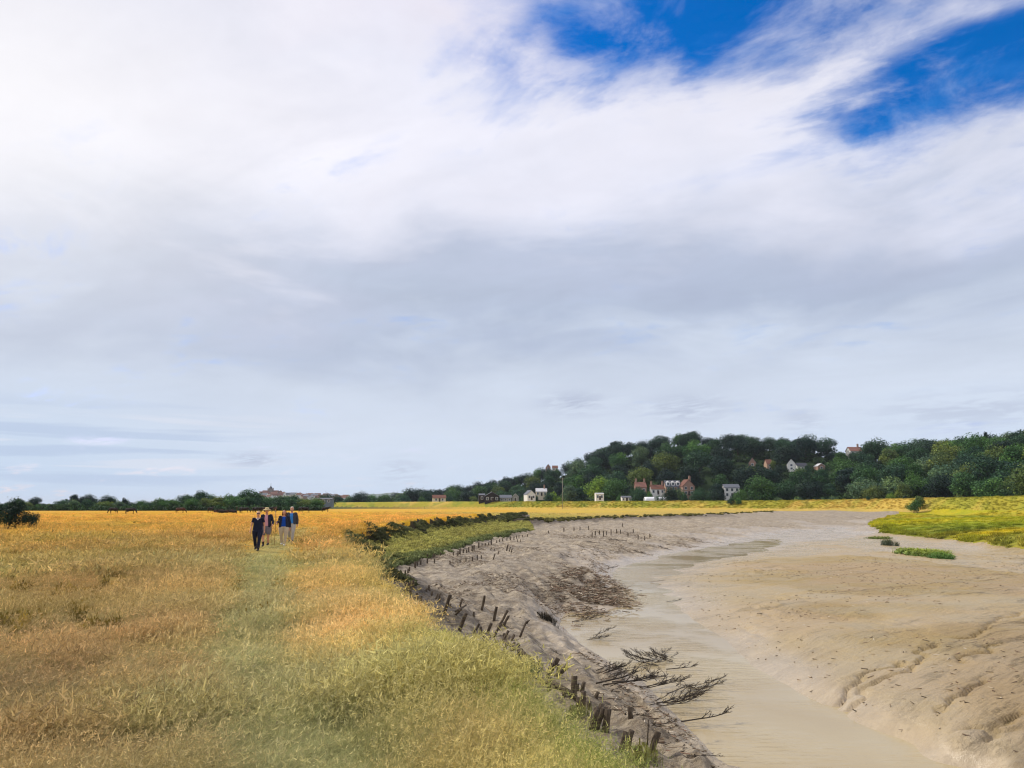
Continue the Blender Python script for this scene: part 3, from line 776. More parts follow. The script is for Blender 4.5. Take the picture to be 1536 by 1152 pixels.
path_line = [at_z(u, v, 0)[:2] for u, v in ((470, 790), (450, 800), (418, 815), (400, 835), (392, 870), (382, 920), (370, 980), (400, 1060), (440, 1152), (470, 1300))]
def brighten(c, k=1.32, d=.20):
    l = c @ np.array([.35, .55, .1]); return np.minimum((c * (1 - d) + l[:, None] * d) * k * 1.0 * np.array([.95, 1.02, .88]), .75)
def mead_pts(n, r0, r1, a0=-47, a1=52):
    a = R(1) * (a0 + (a1 - a0) * rng.random(n)); r = np.exp(np.log(r0) + (np.log(r1) - np.log(r0)) * rng.random(n))
    return r * np.sin(a), r * np.cos(a)
def mead_filter(x, y, edge=.0):
    ok = (sdist(x, y, river_zone) < edge) & ~inside(x, y, dike_zone) & ~inside(x, y, marsh_zone)
    return x[ok], y[ok]
def style(x, y, n):
    """0 medium, 1 short trodden, 2 tall seeding"""
    dp = seg_dist(x, y, path_line)
    de = -sdist(x, y, river_zone)
    f = fbm(x * .4, y * .4, 3, 33)
    left = sstep(-2.5, -7, x)
    s = np.where(dp < .55 + y * .012 + (f - .5) * 1.2, 1, np.where((de < 3.5 + y * .03) | (f > .62), 2, 0))
    far_left = (x < -1.5 - y * .16) & (f < .55)
    return np.where(far_left, np.where(f < .48, 1, 0), s), de

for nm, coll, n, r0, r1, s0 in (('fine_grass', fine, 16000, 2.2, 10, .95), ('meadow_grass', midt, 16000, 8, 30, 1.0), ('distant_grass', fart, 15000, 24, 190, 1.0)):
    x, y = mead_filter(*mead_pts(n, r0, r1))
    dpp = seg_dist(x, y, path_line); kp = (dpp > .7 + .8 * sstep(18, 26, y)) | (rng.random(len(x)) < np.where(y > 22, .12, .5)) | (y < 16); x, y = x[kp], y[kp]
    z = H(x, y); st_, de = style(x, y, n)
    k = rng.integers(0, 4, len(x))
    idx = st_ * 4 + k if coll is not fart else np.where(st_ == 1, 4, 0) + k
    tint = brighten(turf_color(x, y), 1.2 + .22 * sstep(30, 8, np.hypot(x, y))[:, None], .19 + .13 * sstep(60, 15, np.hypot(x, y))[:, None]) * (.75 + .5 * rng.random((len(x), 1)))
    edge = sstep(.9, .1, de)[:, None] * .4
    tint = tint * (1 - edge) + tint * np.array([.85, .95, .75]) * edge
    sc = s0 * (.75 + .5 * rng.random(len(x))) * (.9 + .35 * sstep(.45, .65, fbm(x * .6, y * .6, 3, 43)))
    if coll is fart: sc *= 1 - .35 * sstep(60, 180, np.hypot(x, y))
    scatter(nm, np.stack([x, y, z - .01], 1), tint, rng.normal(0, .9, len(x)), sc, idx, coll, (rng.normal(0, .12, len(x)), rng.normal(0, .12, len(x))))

# grass hanging over the lip and growing down the crumbling bank
lip = densify([p[:2] for p in near_all], 160)
lip = np.array([p for p in lip if p[1] > 2 and p[1] < 60]); lip = lip[rng.integers(0, len(lip), 1100)] + rng.normal(0, .12, (1100, 2))
lip[:, 0] += -.05 + rng.random(1100) ** 2 * .35
x, y = lip.T; z = H(x, y)
tint = brighten(turf_color(x, y)) * np.array([.62, .78, .7]) * (.6 + .7 * rng.random((len(x), 1)))
scatter('bank_edge_grass', np.stack([x, y, z - .02], 1), tint, rng.normal(0, .8, len(x)), .7 + .5 * rng.random(len(x)), np.where(y < 12, 8, 0) + rng.integers(0, 4, len(x)), fine, (rng.normal(0, .25, len(x)), .25 + rng.normal(0, .25, len(x))))

# terrace of leafy salt-marsh plants under the far bank
plant = make_tufts('leafy_tuft', green_m, [[leaf_batch(240, .48, .34, .12), blade_batch(30, .4, .15, .4, .02, .5, .5)] for _ in range(5)])
def poly_pts(poly, n):
    P = np.array([p[:2] for p in poly]); lo, hi = P.min(0), P.max(0); out = np.zeros((0, 2))
    while len(out) < n:
        q = lo + (hi - lo) * rng.random((n * 2, 2)); out = np.concatenate([out, q[inside(q[:, 0], q[:, 1], poly)]])
    return out[:n].T
x, y = poly_pts(bench_zone, 9000)
z = H(x, y)
top = sstep(-1.1, -.8, rbf(x, y))
e = seg_dist(x, y, xy(bench_front))
c0 = np.array(lin(172, 170, 96)); c1 = np.array(lin(116, 124, 78)); c2 = np.array(lin(152, 144, 80))
fr = sstep(1.3, .3, e)[:, None]
n = fbm(x * .25, y * .2, 4, 66)[:, None]
tint = c0 * (1 - n) + c2 * n
tint = tint * (1 - fr) + c1 * fr
tp = top[:, None]; tint = tint * (1 - tp) + np.array(lin(82, 86, 50)) * tp
tint *= .7 + .6 * rng.random((len(x), 1))
keep_ = (top < .5) | (fbm(x * .3, y * .3, 3, 88) > .56)
x, y, z, tint = x[keep_], y[keep_], z[keep_], tint[keep_]
scatter('terrace_plants', np.stack([x, y, z - .03], 1), tint, rng.random(len(x)) * 6.3, .45 + .45 * rng.random(len(x)), rng.integers(0, 5, len(x)), plant)
# dark scrub at the near end of the terrace, on the steep bank
P = np.array(densify([at_z(u, v, -.4)[:2] for u, v in ((520, 803), (523, 823), (538, 842), (556, 858), (569, 871))], 60))
P = P[rng.integers(0, len(P), 520)] + rng.normal(0, .28, (520, 2)) + np.array([.35, .1]); Q = np.array(densify(offset(crest_back, .5), 120)); Q = Q[(np.arange(3000) * 7919) % len(Q)] + np.abs(rng.normal(0, .7, (3000, 1))) * np.array([[.75, -.66]]) + rng.normal(0, .2, (3000, 2)); P = np.concatenate([P, Q]); x, y = P.T
ok = inside(x, y, river_zone); x, y = x[ok], y[ok]; z = H(x, y)
tint = np.array(lin(96, 98, 62)) * np.where(fbm(x * .12, y * .08, 3, 4) > .52, 1.4, .75)[:, None] * (.6 + .7 * rng.random((len(x), 1)))
scatter('bank_scrub', np.stack([x, y, z - .03], 1), tint, rng.random(len(x)) * 6.3, np.where(y > 55, .22, .38) + .34 * rng.random(len(x)), rng.integers(0, 5, len(x)), plant)
# tufts clinging to the low cliff of the far terrace and the crest of the second bank
P = np.array(densify(xy(crest_two), 90)); P = P[rng.integers(0, len(P), 420)] + rng.normal(0, .8, (420, 2)); x, y = P.T; z = H(x, y)
tint = np.array(lin(112, 108, 60)) * (.5 + .8 * rng.random((len(x), 1)))
scatter('cliff_plants', np.stack([x, y, z - .03], 1), tint, rng.random(len(x)) * 6.3, .5 + .6 * rng.random(len(x)), rng.integers(0, 5, len(x)), plant)

# salt-marsh grass on the right, embankment grass
marsh_t = make_tufts('marsh_tuft', green_m, [[blade_batch(130, .8, .25, .62, .04, .45, .6, clump=.2), leaf_batch(40, .7, .35, .16)] for _ in range(4)] + [[blade_batch(130, .9, .15, .4, .04, .6, .7, clump=.2)] for _ in range(4)])
x, y = poly_pts(marsh_zone, 9000); ok = (np.hypot(x, y) < 260); x, y = x[ok], y[ok]; z = H(x, y)
e = seg_dist(x, y, xy(marsh_foot)); big = e < 3.0
tint = marsh_color(x, y) * (.7 + .6 * rng.random((len(x), 1)))
scatter('marsh_grass', np.stack([x, y, z - .03], 1), tint, rng.normal(0, 1, len(x)), np.where(big, 1.15, .8) * (.7 + .6 * rng.random(len(x))), np.where(big | (fbm(x * .15, y * .15, 3, 9) > .55), 0, 4) + rng.integers(0, 4, len(x)), marsh_t)
x, y = poly_pts(dike_zone, 15000); ok = (np.hypot(x, y) < 430) & (x < 230); x, y = x[ok], y[ok]; z = H(x, y)
tint = dike_color(x, y) * (.75 + .5 * rng.random((len(x), 1)))
scatter('embankment_grass', np.stack([x, y, z - .03], 1), tint, rng.normal(0, 1, len(x)), .6 + .5 * rng.random(len(x)), np.where(rng.random(len(x)) < .07, 0, 4) + rng.integers(0, 4, len(x)), marsh_t)

# darker weeds dotted over the far meadow
weed = make_tufts('weed_tuft', green_m, [[leaf_batch(26, .22, .30, .07), blade_batch(24, .15, .2, .5, .015, .4, .3)] for _ in range(3)])
x, y = mead_filter(*mead_pts(2600, 14, 170, -44, 10), -.6)
ok = fbm(x * .09, y * .09, 4, 14) > .52; x, y = x[ok][:700], y[ok][:700]; z = H(x, y)
tint = (np.array(lin(128, 112, 56)) + rng.random((len(x), 1)) * np.array([.05, .02, 0])) * (.5 + .8 * rng.random((len(x), 1)))
scatter('meadow_weeds', np.stack([x, y, z - .02], 1), tint, rng.random(len(x)) * 6.3, .3 + .5 * rng.random(len(x)), rng.integers(0, 3, len(x)), weed)

# drift of broken reed stems washed onto the mud beside the pool, twigs strewn over the bank
def stick_mesh(name, P, L, th, mat, hz=.12, seed=1):
    r2 = np.random.default_rng(seed); n = len(P)
    a = r2.random(n) * math.pi * 2; d = np.stack([np.cos(a), np.sin(a), r2.normal(0, hz, n)], 1)
    L = L * (.4 + 1.1 * r2.random(n)); T = th * (.6 + .8 * r2.random(n))
    s = np.stack([-d[:, 1], d[:, 0], np.zeros(n)], 1); upv = np.cross(d, s)
    V = []
    for e_ in (-.5, .5):
        for q in range(3):
            an = q * 2 * math.pi / 3
            V.append(P + d * (L * e_)[:, None] + (s * math.cos(an) + upv * math.sin(an)) * T[:, None])
    V = np.stack(V, 1).reshape(-1, 3)
    b = (np.arange(n) * 6)[:, None]
    Fq = np.concatenate([b + np.array([q, (q + 1) % 3, 3 + (q + 1) % 3, 3 + q]) for q in range(3)], 0)
    me = fast_mesh(name, V, Fq, False); attr_f(me, 'rnd', np.repeat(r2.random(n), 6))
    return tag(add(name, me, mat), kind='stuff')
m, g = material('drift_stems'); r = g.attr('rnd')
c = g.ramp(r, [(0, lin(62, 54, 44)), (.35, lin(112, 98, 80)), (.6, lin(138, 112, 92)), (.85, lin(172, 158, 134)), (1, lin(212, 202, 184))])
g.out(g.bsdf(c, .85, None, .2)); drift_m = m
dz_ = xy(PX([(838, 915, -3.1), (830, 900, -3.0), (842, 878, -2.9), (870, 868, -2.9), (905, 866, -2.9), (930, 884, -3.15), (933, 905, -3.18), (905, 915, -3.18), (870, 918, -3.18)]))
m, g = material('mud_clod'); g.out(g.bsdf(g.ramp(g.attr('rnd'), [(0, lin(84, 74, 60)), (.6, lin(124, 112, 94)), (1, lin(150, 138, 118))]), .8, None, .2)); clod_m = m
x, y = poly_pts(dz_, 5200); x += rng.normal(0, .45, len(x)); y += rng.normal(0, 1.6, len(x)); ok = fbm(x * .8, y * .45, 3, 202) > .40; x, y = x[ok], y[ok]
hh_ = H(x, y)
z = np.maximum(hh_, ZW) + np.abs(rng.normal(0, .07, len(x))) + .01
stick_mesh('reed_debris', np.stack([x, y, z], 1), .42, .014, drift_m)
left_poly = xy(mud_one) + xy(water_l[5:-3])[::-1]
x, y = poly_pts(left_poly, 34000)
nx_, ny_ = poly_pts([p for p in left_poly if p[1] < 45], 2000); x = np.concatenate([x, nx_]); y = np.concatenate([y, ny_])
zb = rbf(x, y); dens = fbm(x * .25, y * .18, 4, 123) + .25 * fbm(x * 1.5, y * 1.2, 3, 125)
ok = (zb < -1.0) & (zb > -3.1) & (y < 120) & (y > 6) & (dens > .67); x, y = x[ok], y[ok]
cx_, cy_ = x + rng.normal(0, .15, len(x)), y + rng.normal(0, .15, len(x))
stick_mesh('mud_clods', np.stack([cx_, cy_, H(cx_, cy_)], 1)[::2], .08, .022, clod_m, .3, 14)
z = H(x, y)
stick_mesh('twig_litter', np.stack([x, y, z + .008], 1), .26, .007, drift_m, .10, 4)
x, y = poly_pts(river_zone, 60000); zb = rbf(x, y)
ok = (zb > -3.12) & (zb < -2.2) & (sdist(x, y, right_zone) > .2) & (fbm(x * .2, y * .13, 4, 55) > .545) & (y < 90) & (y > 8); x, y = x[ok], y[ok]
stick_mesh('mud_crumbs', np.stack([x, y, H(x, y) + .004], 1), .16, .012, drift_m, .2, 5)
# ------------------------------------------------------------------ trees
m, g = material('leaf')
oc = g.n('ShaderNodeObjectInfo'); rnd = g.attr('rnd'); lt = g.attr('clump')
c = g.vm('SCALE', oc.outputs['Color'], scale=g.rng(rnd, 0, 1, .62, 1.38, False))
c = g.vm('MULTIPLY', c, g.ramp(lt, [(0, (.66, .78, .92)), (.55, (1, 1, 1)), (1, (1.75, 1.55, 1.0))]))
d = g.bsdf(c, .7, None, .25); tr = g.n('ShaderNodeBsdfTranslucent'); g.put(tr.inputs['Color'], c)
mx = g.n('ShaderNodeMixShader'); mx.inputs[0].default_value = .22; g.t.links.new(d, mx.inputs[1]); g.t.links.new(tr.outputs[0], mx.inputs[2]); g.out(mx.outputs[0])
leaf_m = m
bark_m = plain('bark', lin(70, 60, 50), .9, .4, 5)

def crown_mesh(name, w, lobes, leaves, size, seed, form='broad', z0=.16):
    """crown of unit height: leaf faces over many overlapping lobes of uneven size"""
    r2 = np.random.default_rng(seed)
    cs, rs = [], []
    for i in range(lobes):
        if form == 'cone':
            t = (i + r2.random()) / lobes; a = r2.random() * 6.3; rr = (1 - t) * w * .42
            cs.append((rr * math.cos(a) * r2.random() ** .4, rr * math.sin(a) * r2.random() ** .4, z0 + t * (1 - z0 - .04))); rs.append(.05 + .10 * (1 - t))
        else:
            v = r2.normal(0, 1, 3); v /= np.linalg.norm(v); k = r2.random() ** .35 * .74
            R_ = (.15 + .13 * r2.random()) * (1.0 if form == 'broad' else .9)
            zc = (1 + z0) / 2; hz = (1 - z0) / 2
            cs.append((v[0] * k * w * .5, v[1] * k * w * .5, zc + v[2] * k * hz * (1 if v[2] > 0 else .9))); rs.append(R_ * min(1, w * 1.15))
    cs = np.array(cs); rs = np.array(rs)
    pick = r2.choice(lobes, leaves, p=rs ** 2 / (rs ** 2).sum())
    n = r2.normal(0, 1, (leaves, 3)); n /= np.linalg.norm(n, axis=1, keepdims=True)
    rad_ = rs[pick][:, None] * (1 + .20 * r2.normal(0, 1, (leaves, 1)) * (r2.random((leaves, 1)) < .5) - .25 * (r2.random((leaves, 1)) < .25))
    p = cs[pick] + n * rad_ * np.array([1, 1, .82])
    nn = n + r2.normal(0, .45, (leaves, 3)); nn /= np.linalg.norm(nn, axis=1, keepdims=True)
    t1 = np.cross(nn, r2.normal(0, 1, (leaves, 3))); t1 /= np.linalg.norm(t1, axis=1, keepdims=True); t2 = np.cross(nn, t1)
    s = size * (.6 + .9 * r2.random((leaves, 1)))
    bent = nn * s * .25
    V = np.stack([p - t1 * s, p - t2 * s * .6 + bent, p + t1 * s, p + t2 * s * .6 + bent], 1).reshape(-1, 3)
    V[:, 2] = np.maximum(V[:, 2], .01)
    me = fast_mesh(name, V, np.arange(leaves * 4).reshape(leaves, 4), False)
    attr_f(me, 'rnd', np.repeat(r2.random(leaves), 4))
    lobec = r2.random(lobes)
    attr_f(me, 'clump', np.repeat(np.clip(lobec[pick] * .9 + .1 * r2.random(leaves), 0, 1), 4))
    me.materials.append(leaf_m)
    return me, cs, rs

def tube_bm(bm, pts, radii, n=6, cap=True):
    rings = []
    for i, p in enumerate(pts):
        p = Vector(p)
        a = Vector(pts[max(i - 1, 0)]); b = Vector(pts[min(i + 1, len(pts) - 1)])
        t = (b - a).normalized()
        s = t.cross(Vector((0.13, .27, 1)) if abs(t.z) < .9 else Vector((0, 1, 0))).normalized(); q = t.cross(s)
        r = radii[i]; rx, ry = r if isinstance(r, (tuple, list)) else (r, r)
        rings.append([bm.verts.new(p + s * rx * math.cos(6.28318 * k / n) + q * ry * math.sin(6.28318 * k / n)) for k in range(n)])
    for a, b in zip(rings[:-1], rings[1:]):
        for k in range(n):
            bm.faces.new((a[k], a[(k + 1) % n], b[(k + 1) % n], b[k]))
    if cap:
        bm.faces.new(rings[0][::-1]); bm.faces.new(rings[-1])

def trunk_mesh(name, cs, w, z0, seed):
    r2 = random.Random(seed); bm = bmesh.new()
    tube_bm(bm, [(0, 0, -.06), (.004, .003, z0 * .6), (.01, -.006, z0 + .12), (.005, .01, .62)], [.034, .026, .018, .006], 7)
    for q in r2.sample(range(len(cs)), min(6, len(cs))):
        c = Vector(cs[q]); b = Vector((.006, 0, z0 * .8 + .1 * r2.random()))
        tube_bm(bm, [b, b.lerp(c, .5) + Vector((0, 0, .03)), c], [.012, .008, .003], 5)
    me = bm_mesh(bm, name, True); me.materials.append(bark_m)
    return me

FORMS = []
for i, (form, w, lobes, leaves, size, z0) in enumerate([('broad', 1.05, 24, 4200, .027, .10), ('broad', .95, 30, 4400, .025, .08), ('broad', 1.2, 28, 4400, .027, .10), ('round', .85, 20, 3600, .026, .08), ('round', 1.0, 34, 4600, .024, .06),
                                               ('tall', .62, 24, 3600, .024, .06), ('tall', .5, 20, 3000, .022, .05), ('cone', .7, 46, 3400, .022, .03), ('shrub', 1.5, 24, 3200, .030, .02), ('shrub', 1.9, 30, 3400, .032, .02)]):
    me, cs, rs = crown_mesh('crown', w, lobes, leaves, size, 100 + i, form, z0)
    FORMS.append((form, me, trunk_mesh('trunk', cs, w, z0, i)))

TONES = {'dark': (36, 60, 50), 'deep': (50, 82, 56), 'mid': (68, 104, 54), 'olive': (96, 114, 56), 'pale': (90, 116, 82), 'bright': (116, 146, 54), 'russet': (84, 80, 58)}
TONE_WORD = {'dark': 'very dark', 'deep': 'deep green', 'mid': 'mid green', 'olive': 'olive green', 'pale': 'grey green', 'bright': 'yellow green', 'russet': 'brownish green'}
tree_seen = []
def tree(name, x, y, h, form, tone, label, cat, group, wide=1.0):
    f = FORMS[form]
    o = root(name, (x, y, h1(x, y) - .05), label, cat, group, random.random() * 6.28)
    o.scale = (h * wide, h * wide, h)
    k = random.uniform(.85, 1.15); c = lin(*TONES[tone])
    cr = add('crown', f[1], None, o); cr.color = (c[0] * k, c[1] * k * random.uniform(.95, 1.05), c[2] * k * random.uniform(.9, 1.15), 1)
    add('trunk', f[2], None, o)
    return o

# ---- houses first, so that trees can leave the clearings they stand in
houses = []
wall_white = plain('white_render', lin(226, 224, 216), .85, .06, 3); wall_cream = plain('cream_render', lin(206, 196, 172), .85, .08, 3)
wall_brick = plain('red_brick', lin(158, 128, 112), .9, .18, 8, bump=.2); wall_brown = plain('brown_brick', lin(168, 140, 118), .9, .2, 8); wall_dark = plain('tarred_boards', lin(46, 42, 42), .85, .25, 5)
wall_grey = plain('grey_boards', lin(140, 140, 138), .85, .15, 5)
roof_red = plain('red_tiles', lin(136, 98, 86), .9, .22, 9); roof_brown = plain('brown_tiles', lin(112, 78, 66), .9, .22, 9); roof_slate = plain('slate', lin(98, 102, 110), .75, .15, 9); roof_dark = plain('dark_slate', lin(62, 64, 72), .75, .15, 9)
roof_pale = plain('pale_sheet', lin(196, 196, 196), .6, .1, 4); white_paint = plain('white_paint', lin(232, 232, 230), .5, .04, 3)
glass_m = plain('window_glass', lin(74, 80, 86), .12, .2, 3, .6); door_m = plain('door_paint', lin(70, 60, 54), .6, .1, 3)

def box_bm(bm, x0, x1, y0, y1, z0, z1):
    v = [bm.verts.new(p) for p in ((x0, y0, z0), (x1, y0, z0), (x1, y1, z0), (x0, y1, z0), (x0, y0, z1), (x1, y0, z1), (x1, y1, z1), (x0, y1, z1))]
    for f in ((3, 2, 1, 0), (4, 5, 6, 7), (0, 1, 5, 4), (1, 2, 6, 5), (2, 3, 7, 6), (3, 0, 4, 7)):
        bm.faces.new([v[k] for k in f])

def gable_wall(w, d, h, rh, along):
    """house shell; ridge along x ('x', eaves to the viewer) or along y ('y', gable to the viewer); front is -y"""
    bm = bmesh.new(); box_bm(bm, -w / 2, w / 2, -d / 2, d / 2, -2.5, h)
    if along == 'y':
        for y in (-d / 2, d / 2):
            a = [bm.verts.new(p) for p in ((-w / 2, y, h), (w / 2, y, h), (0, y, h + rh))]; bm.faces.new(a if y < 0 else a[::-1])
    elif along == 'x':
        for x in (-w / 2, w / 2):
            a = [bm.verts.new(p) for p in ((x, -d / 2, h), (x, d / 2, h), (x, 0, h + rh))]; bm.faces.new(a if x > 0 else a[::-1])
    return bm

def roof_bm(w, d, h, rh, along, over=.35, th=.18):
    bm = bmesh.new()
    half = (w if along == 'y' else d) / 2; ln = (d if along == 'y' else w) / 2 + over
    e = half + over; sl = rh / half
    prof = [(-e, h - over * sl + .02), (0, h + rh + .02), (e, h - over * sl + .02), (e, h - over * sl + th + .02), (0, h + rh + th + .04), (-e, h - over * sl + th + .02)]
    rows = []
    for s in (-ln, ln):
        rows.append([bm.verts.new((p, s, z) if along == 'y' else (s, p, z)) for p, z in prof])
    for k in range(6):
        bm.faces.new((rows[0][k], rows[0][(k + 1) % 6], rows[1][(k + 1) % 6], rows[1][k]))
    bm.faces.new((rows[0][0], rows[0][5], rows[0][4], rows[0][1])); bm.faces.new((rows[0][1], rows[0][4], rows[0][3], rows[0][2]))
    bm.faces.new((rows[1][0], rows[1][1], rows[1][4], rows[1][5])); bm.faces.new((rows[1][1], rows[1][2], rows[1][3], rows[1][4]))
    bmesh.ops.recalc_face_normals(bm, faces=bm.faces)
    return bm

def solve_on_hill(u, v):
    f, r = lerp_tab(FOOT_D, u), lerp_tab(RIDGE_D, u)
    lo, hi = f - 8, r + 10
    ys = np.linspace(lo, hi, 80); zs = rbf(x_at(u, 1) * ys, ys)
    vs = np.array([project(x_at(u, yy), yy, zz)[1] for yy, zz in zip(ys, zs)])
    k = int(np.argmin(np.abs(vs - v)))
    return ys[k]

def house(name, label, cat, u0, u1, vt, vb, wall, roof, along='x', rz=0, chim=0, win=2, rows=1, door=True, depth=None, D=None, dormer=0, ridge_frac=.42, group=None):
    u = (u0 + u1) / 2
    y = D or solve_on_hill(u, min(vb, 750)); x = x_at(u, y); k = y / 1174
    w = (u1 - u0) * k; tot = (vb - vt) * k
    z = CAM_Z + (HORIZON - vb) * k
    rh = tot * ridge_frac; h = tot - rh; d = depth or min(max(w * .6, 6), 9)
    o = root(name, (x, y, z), label, cat, group, rz)
    add('wall', bm_mesh(gable_wall(w, d, h, rh, along), 'wall'), wall, o)
    rf = add('roof', bm_mesh(roof_bm(w, d, h, rh, along, min(.35, w * .04)), 'roof'), roof, o)
    for i in range(chim):
        bm = bmesh.new(); cx = (-w / 2 + .6 + (w - 1.2) * (i / max(1, chim - 1))) if chim > 1 else w * .28
        cy = 0
        zb = h + rh * (1 if along == 'x' else 1 - abs(cx) / (w / 2)) - .5
        box_bm(bm, cx - .45, cx + .45, cy - .4, cy + .4, zb, h + rh + 1.7); box_bm(bm, cx - .52, cx + .52, cy - .47, cy + .47, h + rh + 1.702, h + rh + 1.9)
        for q in (-.2, .2): tube_bm(bm, [(cx + q, cy, h + rh + 1.902), (cx + q, cy, h + rh + 2.3)], [.13, .11], 6)
        add('chimney', bm_mesh(bm, 'chimney'), wall_brick, rf)
    for i in range(dormer):
        cx = -w / 2 + w * (i + .5) / dormer; hz = h + rh * .18
        bm = bmesh.new(); box_bm(bm, cx - .9, cx + .9, -d / 2 + .25, -d * .08, hz, hz + rh * .5)
        a = [bm.verts.new(p) for p in ((cx - 1.1, -d / 2 + .2, hz + rh * .5 + .01), (cx + 1.1, -d / 2 + .2, hz + rh * .5 + .01), (cx, -d / 2 + .2, hz + rh * .5 + .9), (cx - 1.1, -d * .02, hz + rh * .5 + .01), (cx + 1.1, -d * .02, hz + rh * .5 + .01), (cx, -d * .02, hz + rh * .5 + .9))]
        bm.faces.new((a[0], a[1], a[2])); bm.faces.new((a[0], a[2], a[5], a[3])); bm.faces.new((a[1], a[4], a[5], a[2]))
        dm = add('dormer', bm_mesh(bm, 'dormer'), white_paint, rf)
        bm = bmesh.new(); box_bm(bm, cx - .6, cx + .6, -d / 2 + .2, -d / 2 + .246, hz + .25, hz + rh * .5 - .15)
        add('pane', bm_mesh(bm, 'pane'), glass_m, rf)
    ww = min(1.1, w / (win * 2.4 + .01))
    for rr in range(rows):
        zc = h * (rr + .55) / rows
        for i in range(win):
            cx = -w / 2 + w * (i + .5) / win
            hh = min(.7, h / rows * .28)
            bm = bmesh.new(); box_bm(bm, cx - ww / 2 - .12, cx + ww / 2 + .12, -d / 2 - .06, -d / 2 - .003, zc - hh - .12, zc + hh + .12)
            fr = add('window', bm_mesh(bm, 'window'), white_paint, o)
            bm = bmesh.new(); box_bm(bm, cx - ww / 2, cx + ww / 2, -d / 2 - .09, -d / 2 - .062, zc - hh, zc + hh)
            add('pane', bm_mesh(bm, 'pane'), glass_m, fr)
    if door:
        bm = bmesh.new(); box_bm(bm, -.5 + w * .02, .5 + w * .02, -d / 2 - .1, -d / 2 - .004, 0, 2.05)
        add('door', bm_mesh(bm, 'door'), door_m, o)
    houses.append((u0, u1, vt, vb, y))
    return o

house('thatched_cottage', 'low cottage with a hipped brown roof and pale wall at the end of the woods', 'cottage', 649, 668, 743, 752.5, wall_cream, roof_brown, 'x', .15, 0, 2, D=478)
house('timber_barn', 'dark timber barn with pale roof edges and gable facing the field', 'barn', 727, 748, 738.5, 752.5, wall_dark, roof_slate, 'y', .1, 0, 3, door=True, D=440)
house('lean_to_shed', 'dark flat lean-to shed against the west side of the dark timber barn', 'shed', 718, 727, 741, 752, wall_dark, roof_slate, 'x', .1, 0, 1, door=False, D=443, ridge_frac=.2)
house('long_shed', 'long low grey shed between the dark barn and a small gabled hut', 'shed', 750, 767, 743, 752.5, wall_grey, roof_slate, 'x', 0, 0, 3, door=False, D=445)
house('gabled_hut', 'small hut with a pale steep gable beside the long grey shed', 'hut', 768, 778, 741, 752, wall_grey, roof_pale, 'y', 0, 0, 1, D=446)
house('bungalow', 'bungalow with white gable and sloping grey roof below the wooded hill', 'house', 788, 801, 736, 750, wall_white, roof_slate, 'y', .35, 0, 2, D=460)
house('bungalow', 'cream house with a low pale roof just east of the white-gabled bungalow', 'house', 804, 820, 733, 744, wall_cream, roof_pale, 'x', 0, 1, 3, D=475)
house('flat_roofed_house', 'small white box-like house with flat roof beside low shrubs', 'house', 893, 905, 740, 750, wall_white, roof_pale, 'x', 0, 0, 2, D=420, ridge_frac=.12)
house('park_home', 'low grey and white park home among shrubs at the hill foot', 'house', 932, 946, 744.5, 752, wall_white, roof_slate, 'x', 0, 0, 3, D=415, ridge_frac=.3)
house('brick_house', 'brick house with red roof and two chimneys partly behind a dark tree', 'house', 953, 969, 724, 741, wall_brick, roof_red, 'x', 0, 2, 2, 1, D=424)
house('cottage', 'white cottage with brown tiled roof and chimneys beside the long dormered house', 'cottage', 976, 996, 728, 742, wall_white, roof_brown, 'x', 0, 2, 3, 1, D=421)
house('dormered_house', 'long brown brick house with pale roof and white dormers', 'house', 998, 1020, 721.5, 742, wall_brown, roof_slate, 'x', 0, 0, 3, 2, D=418, dormer=3)
house('gabled_house', 'tall red brick house with steep gable and tall chimney', 'house', 1021, 1040, 720, 743, wall_brick, roof_brown, 'y', .2, 1, 2, 2, D=414)
house('villa', 'white house with low grey slate roof at the wood foot near the mud', 'house', 1086, 1108, 727, 746, wall_white, roof_slate, 'x', -.05, 0, 3, 2, D=402, ridge_frac=.25)
house('brick_tower_house', 'narrow tall brick house with white balcony amid the wooded hillside', 'house', 1126, 1137, 687, 706, wall_brick, roof_slate, 'y', -.3, 0, 1, 2, door=False)
house('brick_house', 'sliver of a brown brick house half hidden by a round hillside tree', 'house', 1151, 1160, 690, 706, wall_brown, roof_brown, 'x', 0, 0, 1, 2, door=False)
house('gabled_house', 'white hillside house with a steep side gable and dark roof', 'house', 1184, 1196, 689, 706, wall_white, roof_dark, 'y', -.3, 0, 1, 2, door=False)
house('house_wing', 'low white wing with dark slate roof joined to the white hillside house', 'house', 1196.5, 1212, 695, 707, wall_white, roof_dark, 'x', 0, 0, 3, 1, door=False)
house('cottage', 'small orange brick cottage on the hillside east of the white house', 'cottage', 1227, 1238, 696, 705, wall_brick, roof_pale, 'y', 0, 0, 1, 1, door=False)
house('red_roofed_house', 'white house with bright red roof near the crest of the hill', 'house', 1277, 1297, 671, 685, wall_white, roof_red, 'x', .1, 1, 3, 1, door=False)
house('red_roofed_house', 'red house perched on the skyline of the low western shoulder', 'house', 819, 826, 697, 707, wall_brick, roof_red, 'y', 0, 0, 1, 1, door=False)
house('cottage', 'pale cottage beside the red house on the western shoulder skyline', 'cottage', 829, 837, 699, 707, wall_cream, roof_brown, 'x', 0, 0, 2, 1, door=False)
